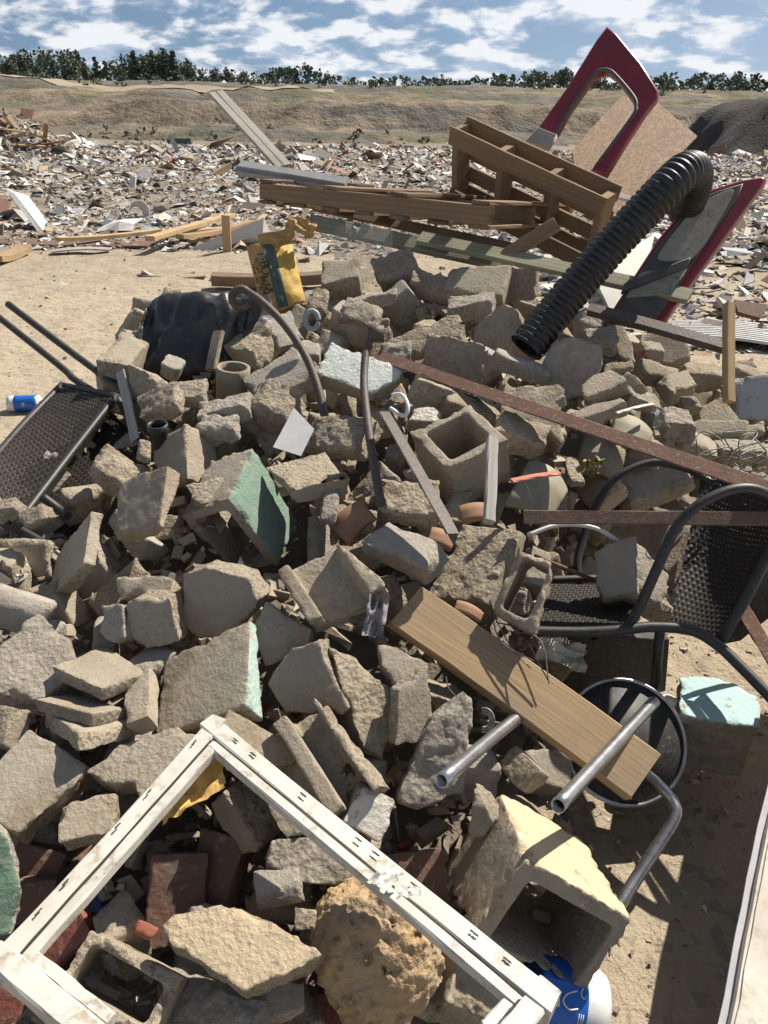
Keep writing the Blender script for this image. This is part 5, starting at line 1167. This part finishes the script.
def shard(name,label,px,py,w,h,ang,arc,mat,d=None,bend=.9):
    """a curved piece of a round tile pipe"""
    d=d or hit(px,py)-.02; L=h*d/F; R=w*d/F/2/math.sin(min(arc/2,1.5)); n=16; t=.013; bm=bmesh.new(); rows=[]
    for rr in (R,R-t):
        for y in (-.5,-.17,.17,.5):
            rows.append([bm.verts.new((rr*math.sin(a),L*y*(1+.12*math.sin(3*a+y*4)),rr*math.cos(a)-R)) for a in np.linspace(-arc/2,arc/2,n)])
    for blk in (0,4):
        for i in range(3):
            for k_ in range(n-1):
                q=[rows[blk+i][k_],rows[blk+i][k_+1],rows[blk+i+1][k_+1],rows[blk+i+1][k_]]; bm.faces.new(q if blk==0 else q[::-1])
    for i in (0,3):
        for k_ in range(n-1): bm.faces.new([rows[i][k_],rows[4+i][k_],rows[4+i][k_+1],rows[i][k_+1]])
    for k_ in (0,n-1):
        for i in range(3): bm.faces.new([rows[i][k_],rows[i+1][k_],rows[5+i][k_],rows[4+i][k_]])
    bmesh.ops.recalc_face_normals(bm,faces=bm.faces); a=math.radians(-ang); ex=math.cos(a)*CR+math.sin(a)*CU; ey=-math.sin(a)*CR+math.cos(a)*CU; m=frame(at(px,py,d),ex,ey)@Matrix.Rotation(-.5,4,'X')
    o=bm_obj(name,bm,M[mat],None,True); o.matrix_world=m; return tag(o,label,'pipe shard')
shard('tile_shard','olive glazed pipe shard under the rusty angle bar',541,492,50,60,35,1.3,'olive_tile')
shard('tile_shard','large olive pipe shard above the far chair arm',605,452,48,58,20,1.4,'olive_tile')
shard('tile_shard','olive pipe shard below the thin white strip',634,432,42,34,25,1.2,'olive_tile')
shard('clay_shard','terracotta pipe shard behind the channel-shaped half block',352,521,40,30,-45,1.0,'terracotta',d=hit(352,521)+.03)
shard('clay_shard','terracotta shard at the foot of the channel iron',442,538,26,18,20,.9,'terracotta',d=hit(442,538)+.03)
shard('clay_shard','terracotta shard below the upright hollow block',474,512,28,20,-10,.9,'terracotta',d=hit(474,512)+.06)
shard('clay_shard','pinkish tile sliver under the large square block',470,610,30,12,25,1.2,'terracotta',d=hit(470,610)+.01)
# --- chairs
def weave(name,c4,nu,nv,e,mat,bulge=0.,fill_=.62):
    """a woven panel between four corners: strands with real openings"""
    c4=[V(p) for p in c4]; n=(c4[1]-c4[0]).cross(c4[3]-c4[0]).normalized(); vs_=[];fs=[]
    def S(u,v):
        return (c4[0]*(1-u)*(1-v)+c4[1]*u*(1-v)+c4[2]*u*v+c4[3]*(1-u)*v)+n*bulge*math.sin(math.pi*u)*math.sin(math.pi*v)
    def strip(f,N,th):
        b=len(vs_)
        for k_ in range(N+1):
            for (s,t) in ((0,0),(1,0),(1,1),(0,1)): vs_.append(f(k_/N,s,t))
        for k_ in range(N):
            for j in range(4): a=b+4*k_; fs.append((a+j,a+(j+1)%4,a+4+(j+1)%4,a+4+j))
    for i in range(nu):
        u0=(i+.5-fill_/2)/nu; u1=(i+.5+fill_/2)/nu
        strip(lambda k_,s,t,u0=u0,u1=u1,i=i:S(u1 if s else u0,k_)+n*(.0022*math.sin(k_*nv*math.pi+i*math.pi)+(.0012 if t else -.0012)),nv*2,0)
    for j in range(nv):
        v0=(j+.5-fill_/2)/nv; v1=(j+.5+fill_/2)/nv
        strip(lambda k_,s,t,v0=v0,v1=v1,j=j:S(k_,v1 if s else v0)+n*(-.0022*math.sin(k_*nu*math.pi+j*math.pi)+(.0012 if t else -.0012)),nu,0)
    o=poly_obj(name,vs_,fs,mat,None,False); return wparent(o,e)
def left_chair():
    e=empty('wicker_chair',gp(20,540),'black wicker garden chair tipped over at the left of the pile','chair')
    A=at(62,385,2.72); B=at(116,396,2.55); C=at(15,527,2.10); D=at(-14,468,2.22)
    weave('seat',[A,B,C,D],24,30,e,M['black_wicker'])
    weave('backrest',[at(112,412,2.60),at(142,444,2.48),at(70,545,2.2),at(30,525,2.25)],22,26,e,M['black_wicker'])
    r=.0125
    tube('seat_rail',[B,at(66,460,2.32),C],r,M['black_metal'],e); tube('seat_rail',[A,at(24,424,2.48),D],r,M['black_metal'],e); tube('seat_rail',[A,at(88,390,2.64),B],r*.8,M['black_metal'],e)
    tube('leg',[at(8,304,2.78),at(90,366,2.66),at(174,426,2.50)],r,M['black_metal'],e); tube('leg',[at(-14,307,2.86),at(60,366,2.74),at(74,379,2.71),at(104,398,2.66)],r,M['black_metal'],e)
    tube('back_rail',[at(-14,516,2.14),at(22,531,2.14),at(58,552,2.12)],r,M['black_metal'],e); tube('arm',[at(116,396,2.56),at(134,428,2.5),at(146,446,2.46)],r,M['black_metal'],e)
    tube('arm',[at(43,497,2.18),at(60,510,2.18),at(68,516,2.16)],r,M['black_metal'],e)
left_chair()
def right_chair():
    e=empty('wicker_chair',gp(690,640),'black wicker garden chair with arms on the right under rusty bars','chair')
    weave('seat',[at(527,630,1.88),at(632,626,1.88),at(640,586,2.2),at(545,584,2.2)],28,18,e,M['black_wicker'])
    weave('backrest',[at(668,632,1.95),at(720,640,1.88),at(790,500,1.92),at(702,474,2.25)],24,30,e,M['black_wicker'],-.03,.78)
    r=.0125
    tube('far_arm',[at(597,640,2.2),at(578,575,2.25),at(583,540,2.28),at(598,503,2.3),at(617,477,2.3),at(650,463,2.3),at(682,467,2.27),at(706,479,2.22),at(760,520,2.15)],r,M['black_metal'],e)
    tube('near_arm',[at(624,633,1.86),at(640,606,1.86),at(658,566,1.84),at(676,528,1.83),at(700,504,1.82),at(735,489,1.82),at(765,493,1.83),at(800,520,1.85)],r,M['black_metal'],e)
    tube('seat_rail',[at(520,631,1.87),at(580,632,1.86),at(622,630,1.85),at(650,627,1.85),at(690,630,1.84),at(716,644,1.83),at(742,668,1.8),at(800,728,1.72)],r*1.05,M['black_metal'],e)
    tube('seat_rail',[at(548,580,2.22),at(600,579,2.22),at(640,582,2.2)],r,M['black_metal'],e)
    tube('back_rail',[at(720,642,1.87),at(745,600,1.85),at(768,555,1.84),at(795,500,1.86)],r,M['black_metal'],e)
    tube('leg',[at(545,585,2.22),at(540,650,2.15),at(536,690,2.1)],r,M['black_metal'],e)
    tube('leg',[at(660,630,1.9),at(655,690,2.0)],r,M['black_metal'],e)
    n=camn(.3,-.1); extrude('back_shell',dpts([(742,600),(760,560),(790,520),(790,600),(740,640),(716,645)],1.97,n),n,.012,M['black_plastic'],e,bev=.002)
right_chair()
# --- tarp, bags, papers
def tarp():
    d=2.85; c=at(200,344,d+.06); r=np.array([52,42,40])*d/F; v=.012; Pg,org=grid(-r*1.25,r*1.25,v); q=Pg/r
    fold=fbm(Pg*np.array([13,4,13]),401,2); D=((np.abs(q)**5).sum(-1)**(1/5)-1)*r.min()+.03*np.abs(fold)*2+.03*(Pg[...,0]/r[0])*np.clip(-Pg[...,1]/r[1],-1,1)-.02; ve,fa,_a=finish(D,org,v,D*0,D*0)
    o=obj('black_tarp',mesh_np('black_tarp',ve,fa,True),M['tarp']); o.matrix_world=frame(c,CR,CU)@Matrix.Rotation(-.12,4,'Z'); tag(o,'black plastic sheet draped over the upper left edge of the pile','tarp')
    o=crumple('plastic_film',.24,.16,.07,16,33,M['clear_plastic']); o.matrix_world=frame(at(243,318,2.85),CR,CU); tag(o,'clear plastic film at the tarp\'s end under the curled iron bar','plastic film')
tarp()
def cement_bag():
    d=3.35; TL,TR,BR,BL=(V(at(246,246,d)),V(at(291,240,d+.03)),V(at(306,303,d-.02)),V(at(264,318,d-.05))); n=Vector(camn(0.05,.1)); e=empty('cement_bag',(BL+BR)/2,'torn yellow and brown paper cement bag with dark lettering','bag')
    def S(u,v,off=0.):
        p=TL*(1-u)*(1-v)+TR*u*(1-v)+BR*u*v+BL*(1-u)*v; w=max(0,math.sin(math.pi*min(max(u,0),1)))**.6*max(0,math.sin(math.pi*(.06+.88*min(max(v,0),1))))**.5
        nn=float(fbm(np.array([[u*3.2,v*3.2,.5]]),51,3)[0]); return p+n*(.05*w+.03*nn+off)
    def patch(name,u0,u1,v0,v1,mat,off,nu=14,nv=20,rag=0.):
        vs_=[];fs=[]; rr=random.Random(name)
        for i in range(nu+1):
            for j in range(nv+1):
                u=u0+(u1-u0)*i/nu; v=v0+(v1-v0)*j/nv
                if rag and j==0: v+=rr.uniform(-rag,rag)
                if rag and i in(0,nu): u+=rr.uniform(-rag,rag)*.3
                vs_.append(S(u,v,off))
        for i in range(nu):
            for j in range(nv): k_=i*(nv+1)+j; fs.append((k_,k_+nv+1,k_+nv+2,k_+1))
        return wparent(poly_obj(name,vs_,fs,M[mat]),e)
    patch('front',0,1,0,1,'bag_kraft',0,18,22,.02)
    o=patch('back',0,1,0,1,'bag_kraft',0,10,12,.02)
    for v in o.data.vertices: v.co-=n*.07*1.0
    patch('stripe',.36,.60,.04,.98,'bag_green',.003); patch('yellow_panel',.60,1.0,.05,.97,'bag_yellow',.003,8,20,.02)
    f=crumple('torn_flap',.13,.08,.05,10,71,M['bag_kraft']); f.parent=e; f.location=V(at(300,228,d))-e.location; f.rotation_euler=(1.1,.3,.2)
    f=crumple('torn_flap',.16,.07,.05,10,72,M['bag_kraft']); f.parent=e; f.location=V(at(278,240,d))-e.location; f.rotation_euler=(1.3,-.2,.1)
    def text(s,u,v0,v1,size,mat,off):
        """lettering that runs down the bag"""
        N=len(s)
        for i,ch in enumerate(s):
            if ch==' ': continue
            c=bpy.data.curves.new('letter','FONT'); c.body=ch; c.size=size; c.align_x='CENTER'; c.align_y='CENTER'; c.extrude=.0006
            t=bpy.data.objects.new('tmp',c); COL.objects.link(t); dg=bpy.context.evaluated_depsgraph_get(); me=bpy.data.meshes.new_from_object(t.evaluated_get(dg)); bpy.data.objects.remove(t)
            v=v0+(v1-v0)*(i+.5)/N; p=S(u,v,off); dv=(S(u,v+.02,off)-S(u,v-.02,off)).normalized(); du=(S(u+.02,v,off)-S(u-.02,v,off)).normalized(); o=obj('letter',me,M[mat]); m=frame(p,dv,-du if False else n.cross(dv)); o.matrix_world=m; wparent2(o,e)
    text('TEBULIX',.285,.16,.74,.055,'ink',.004); text('HIGH STRENGTH',.145,.24,.86,.026,'ink',.004); text('MORTAR MIX',.055,.30,.74,.024,'ink',.004)
cement_bag()
def sheetpx(name,label,px,d,n,mat,cat,amp=.004,th=.0015):
    o=extrude(name,dpts(px,d,n),n,th,M[mat],bev=.0003); return tag(o,label,cat)
sheetpx('paper_scrap','pale grey paper scrap lying at pile centre left',[(294,408),(314,429),(301,456),(273,447)],hit(294,432)-.05,camn(.1,.6),'paper_grey','paper')
def crumpled(name,label,px,py,w,h,ang,mat,cat,amp=.25,d=None,n=14,tilt=-.6,seed=1):
    d=d or hit(px,py)-.02; s=d/F; o=crumple(name,w*s,h*s,amp*min(w,h)*s,n,seed,M[mat]); a=math.radians(-ang); ex=math.cos(a)*CR+math.sin(a)*CU; ey=-math.sin(a)*CR+math.cos(a)*CU; o.matrix_world=frame(at(px,py,d),ex,ey)@Matrix.Rotation(tilt,4,'X'); return tag(o,label,cat)
crumpled('paper_bag_scrap','crumpled yellow paper bag scrap behind the white frame arm',196,792,74,50,-30,'paper_yellow','paper',.22,seed=5,d=hit(196,792)-.03,tilt=-1.0)
crumpled('clear_plastic_bag','clear crumpled plastic bag hanging under the boards',362,262,62,66,0,'clear_plastic','plastic bag',.35,3.55,18,0.,7)
crumpled('rag','grey torn rag beside the plank\'s left end',376,616,22,44,10,'rag','rag',.6,hit(376,616)-.03,12,-.2,8)
crumpled('woven_sack','white and green sack half under the plank',560,652,52,34,20,'sack','sack',.35,hit(560,652)+.0,14,-.5,9)
crumpled('plastic_film','clear plastic scrap on the right slope',661,418,18,22,0,'clear_plastic','plastic film',.4,None,10,-.3,10)
crumpled('pink_wrapper','small pink wrapper beside the triangular slab',641,357,10,14,0,'red_plastic','wrapper',.4,None,6,-.3,11)
# red stick, wires, leaves
o=bar('red_stick',at(512,481,2.0),at(559,473,2.06),.02,.008,'red_plastic'); tag(o,'flat red plastic stick on the olive pipe shard','stick')
def wires():
    rg=random.Random(21); e=empty('wire_tangle',at(740,455,2.2),'tangle of rusty wire at the right edge above the chair','wire')
    for k_ in range(9):
        x=rg.uniform(705,765); y=rg.uniform(440,470); pts=[]
        for s in range(6): pts.append(at(x+16*math.cos(s*1.3+k_)+s*rg.uniform(-3,4),y+12*math.sin(s*1.3+k_)+rg.uniform(-4,4),2.12+rg.uniform(-.06,.06)))
        tube('strand',pts,.0018,M['wire'],e,6,0,6)
    e=empty('cable_bundle',at(500,640,1.75),'black and bare wires hanging beside the plank','wire')
    for a,b,c,mt in (((494,616),(512,648),(530,668),'wire'),((496,622),(520,632),(548,680),'black_plastic'),((490,600),(500,640),(535,662),'black_plastic'),((505,630),(540,640),(549,684),'wire')):
        tube('strand',[at(*a,1.78),at(*b,1.74),at(*c,1.70)],.0016,M[mt],e,6)
    e=empty('copper_coil',at(484,720,1.6),'small coil of pale wire under the plank beside the coarse chunk','wire')
    for r in (8,6,10): tube('strand',[at(484+r*math.cos(t),720+r*1.2*math.sin(t),1.66+.01*math.sin(t*2)) for t in np.linspace(-1.8,1.8,9)],.0022,M['copper_wire'],e,6,0,4)
    o=tube('cord',[at(446,676,1.75),at(449,688,1.74),at(460,700,1.73)],.0015,M['plastic_white']); tag(o,'short white cord under the plank','cord')
    o=tube('bent_strip',[at(528,535,1.98),at(560,525,2.0),at(600,530,2.02),at(640,560,2.05)],.006,M['tin_white'],None,8); tag(o,'thin bent metal strip beyond the side-lying hollow block','strip')
    o=tube('rebar',[at(535,556,2.0),at(600,582,2.05),at(630,590,2.05)],.006,M['rust'],None,8); tag(o,'thin rusty rod running under the block on the chair','rod')
    o=tube('white_hoop',[at(392,395,2.3),at(402,395,2.28),at(408,406,2.25),at(404,416,2.25),at(390,408,2.27)],.006,M['plastic_white'],None,8); tag(o,'small white plastic hoop behind the channel iron','hoop')
    o=tube('green_ring',[at(312,320,2.55)+CR*.022*math.cos(t)+CU*.03*math.sin(t) for t in np.linspace(0,6.0,10)],.009,M['grey_paint'],None,10); tag(o,'small grey-green ring beside the curved iron bar','ring')
wires()
def sprig():
    rg=np.random.default_rng(3); c=at(589,468,hit(589,468)-.05); ve,fa=leaf_cloud([(c,.03),(c+np.array([.02,0,.02]),.025)],46,.012,rg); o=obj('weed',mesh_np('weed',ve,fa,False),M['dry_leaf']); tag(o,'small green weed sprig beside the olive pipe shard','plant')
sprig()
# --- bottle, cup, disc, sheets
def canister(name,label,c,axis,r,L,parts,cat,roll=0.):
    a=V(axis).normalized(); e=empty(name,c,label,cat); m=frame(c,a)
    for nm,mt,x0,x1,rr in parts:
        path=[m@Vector((x,0,0)) for x in np.linspace(x0*L,x1*L,8)]; vs_,fs=sweep(path,[r*rr]*8 if nm!='base' else [r*rr*(1,1,1,1,1,.99,.95,.86)[k_] for k_ in range(8)],32); wparent(poly_obj(nm,vs_,fs,M[mt]),e)
    return e,m
def letters(e,s,p,x,y,size,mat):
    c=bpy.data.curves.new('letter','FONT'); c.body=s; c.size=size; c.extrude=.0004; c.align_x='CENTER'; c.align_y='CENTER'; t=bpy.data.objects.new('tmp',c); COL.objects.link(t); dg=bpy.context.evaluated_depsgraph_get(); me=bpy.data.meshes.new_from_object(t.evaluated_get(dg)); bpy.data.objects.remove(t)
    o=obj('lettering',me,M[mat]); o.matrix_world=frame(p,x,y); wparent2(o,e)
g_=gp(26,411); e,m=canister('plastic_bottle','white bottle with blue label lying on bare dirt beside the left chair',g_+np.array([0,0,.045]),(1,.1,0),.045,.17,[('body','plastic_white',-.48,.5,.97),('label','plastic_blue',-.26,.44,1.0),('neck','plastic_white',.5,.6,.55)],'bottle')
q=m@Vector((.01,-.047,.012)); extrude('label_patch',[q+Vector((-.01,0,-.014)),q+Vector((.006,0,-.014)),q+Vector((.006,0,.006)),q+Vector((-.01,0,.006))],Vector((0,-1,0)),.002,M['grey_paint'],e,bev=.0003)
g_=gp(573,1000); c_=at(562,998,1.45); e,m=canister('blue_tub','crushed white tub with torn blue wrapper beside the frame end',c_,CR*1.0-CU*.25,.066,.15,[('base','plastic_white',.05,.5,.98),('body','plastic_white',-.7,.06,.98)],'tub')
def wrap(e,m,r,a0,a1,x0,x1,mat,nm,off=.002,rag=0.):
    vs_=[];fs=[]; rr=random.Random(5); nu,nv=18,8
    for i in range(nu+1):
        a=a0+(a1-a0)*i/nu
        for j in range(nv+1):
            x=x0+(x1-x0)*j/nv+(rr.uniform(-rag,rag) if j==0 else 0); vs_.append(m@Vector((x,(r+off)*math.cos(a),(r+off)*math.sin(a))))
    for i in range(nu):
        for j in range(nv): k_=i*(nv+1)+j; fs.append((k_,k_+nv+1,k_+nv+2,k_+1))
    return wparent(poly_obj(nm,vs_,fs,M[mat]),e)
wrap(e,m,.066,0,6.283,-.07,.028,'plastic_blue','wrapper',.002,.008); wrap(e,m,.066,0,6.283,-.10,-.058,'plastic_navy','wrapper_top',.003,.01)
nz=-CF; vloc=m.inverted().to_3x3()@V(nz); aa=math.atan2(vloc.z,vloc.y)
def onw(x,a,off=.0038): return m@Vector((x,(.066+off)*math.cos(a),(.066+off)*math.sin(a)))
sg=1 if proj(onw(0,aa+.5))[1]<proj(onw(0,aa-.5))[1] else -1
tube('lettering',[onw(x,aa+sg*(a-aa)) for x,a in ((.004,aa+.75),(-.014,aa+.62),(-.02,aa+.45),(-.008,aa+.3),(.008,aa+.35))],.0016,M['ink_white'],e,6)
tube('lettering',[onw(x,aa+sg*(a-aa)) for x,a in ((.016,aa+.85),(.012,aa+.7),(.018,aa+.6),(.022,aa+.7))],.0009,M['ink_white'],e,6)
for k_ in range(3): tube('lettering',[onw(.012+.004*k_,aa+.05),onw(.012+.004*k_,aa-.25)],.0007,M['ink_white'],e,5)
def ribbed():
    c=at(4,566,2.02); n=camn(.3,.9); e=empty('ribbed_lid',c,'white ribbed plastic lid at the left picture edge','lid'); m=frame(c,CR-n*(CR@n)-CU*.3); bm=bmesh.new(); bmesh.ops.create_cone(bm,segments=40,cap_ends=True,radius1=.062,radius2=.058,depth=.012); bm.transform(m); wparent(bm_obj('plate',bm,M['plastic_white']),e)
    for k_ in range(-4,5):
        y=k_*.0125; h=math.sqrt(max(.056**2-y*y,0)); bm=bmesh.new(); box_bm(bm,(2*h,.006,.008),(0,y,.009),.001); bm.transform(m); wparent(bm_obj('rib',bm,M['plastic_white']),e)
ribbed()
def tin_sheet():
    p=gp(680,330,.05); e=empty('ridged_sheet',p,'white ridged metal sheet lying beyond the wood post','metal sheet'); n=60; vs_=[];fs=[]
    q0=gp(676,322,.05);q1=gp(840,330,.05);q2=gp(840,352,.05);q3=gp(676,338,.05)
    for i in range(n+1):
        v=i/n; z=.018*(1 if (i//3)%2 else 0)
        for u in np.linspace(0,1,10): b=(q0*(1-u)+q1*u)*(1-v)+(q3*(1-u)+q2*u)*v; vs_.append((b[0],b[1],b[2]+z+.02*math.sin(u*5)))
    for i in range(n):
        for j in range(9): k_=i*10+j; fs.append((k_,k_+1,k_+11,k_+10))
    wparent(poly_obj('panel',vs_,fs,M['tin_white'],None,False),e)
tin_sheet()
def wall_panel():
    """a faced board leaning at the lower right; it shades the dirt beside it"""
    E=[np.array(t) for t in ((.47,.50,.19),(.58,.70,.25),(.76,1.03,.34),(1.2,1.75,.56),(1.45,2.2,.69))]; lo=[p+np.array([.52,-.30,-p[2]+.03]) for p in E]
    rr=random.Random(2); e=empty('wall_panel',lo[1],'pale faced wall board leaning at the lower right edge','board'); ed=[]
    for a,b in zip(E,E[1:]):
        for k_ in range(7): t=k_/7; ed.append(a*(1-t)+b*t+np.array([rr.uniform(-.002,.002),rr.uniform(-.002,.002),0]))
    ed.append(E[-1]); n=np.cross(E[-1]-E[0],lo[0]-E[0]); n/=np.linalg.norm(n); n=-n if n[2]<0 else n
    c=E[0]; fl=lambda p:p-n*((p-c)@n)
    extrude('core',[fl(p) for p in ed]+[fl(p) for p in lo[::-1]],n,.012,M['white_board'],e,bev=.001)
    extrude('facing',[fl(p)+n*.004+np.array([.004+rr.uniform(-.002,.002),-.002,0]) for p in ed]+[fl(p)+n*.004 for p in lo[::-1]],n,.003,M['white_board'],e,bev=.0004)
    extrude('backing',[fl(p)-n*.014+np.array([-.012,.006,0]) for p in ed[6:20]]+[fl(p)-n*.014+np.array([.03,-.02,0]) for p in ed[6:20][::-1]],n,.003,M['paper_grey'],e,bev=.0004)
    bar('edge_batten',fl(E[0]+(lo[0]-E[0])*.16)+n*.008,fl(E[1]+(lo[1]-E[1])*.34)+n*.008,.012,.012,'white_board',e,up=n)
wall_panel()
o=stub('white_jar','white jar half hidden behind the turquoise-topped block',674,702,.030,CU*.7+CR*.3-CF*.3,.12,2.0,'plastic_white',.004); o['category']='jar'
def shards_small():
    for px,py,w,h,lb,mt in ((145,930,24,10,'small red brick sliver near the upright brick','red_brick'),(540,915,26,12,'splintered straw-coloured clod above the blue tub','clay_tile')):
        K(px,py,w,h,20,'chip',lb,'chunk','chip',mat=mt)
shards_small()

n_=camn(.1,-.45); o=extrude('shade_sheet',dpts([(548,641),(600,636),(668,640),(664,690),(610,700),(556,688)],2.25,n_),n_,.03,M['seat_vinyl'],bev=.004); tag(o,'added dark sheet standing in for the shade under the right chair','sheet')  # added sheet; its dark colour stands in for the shade below the seat
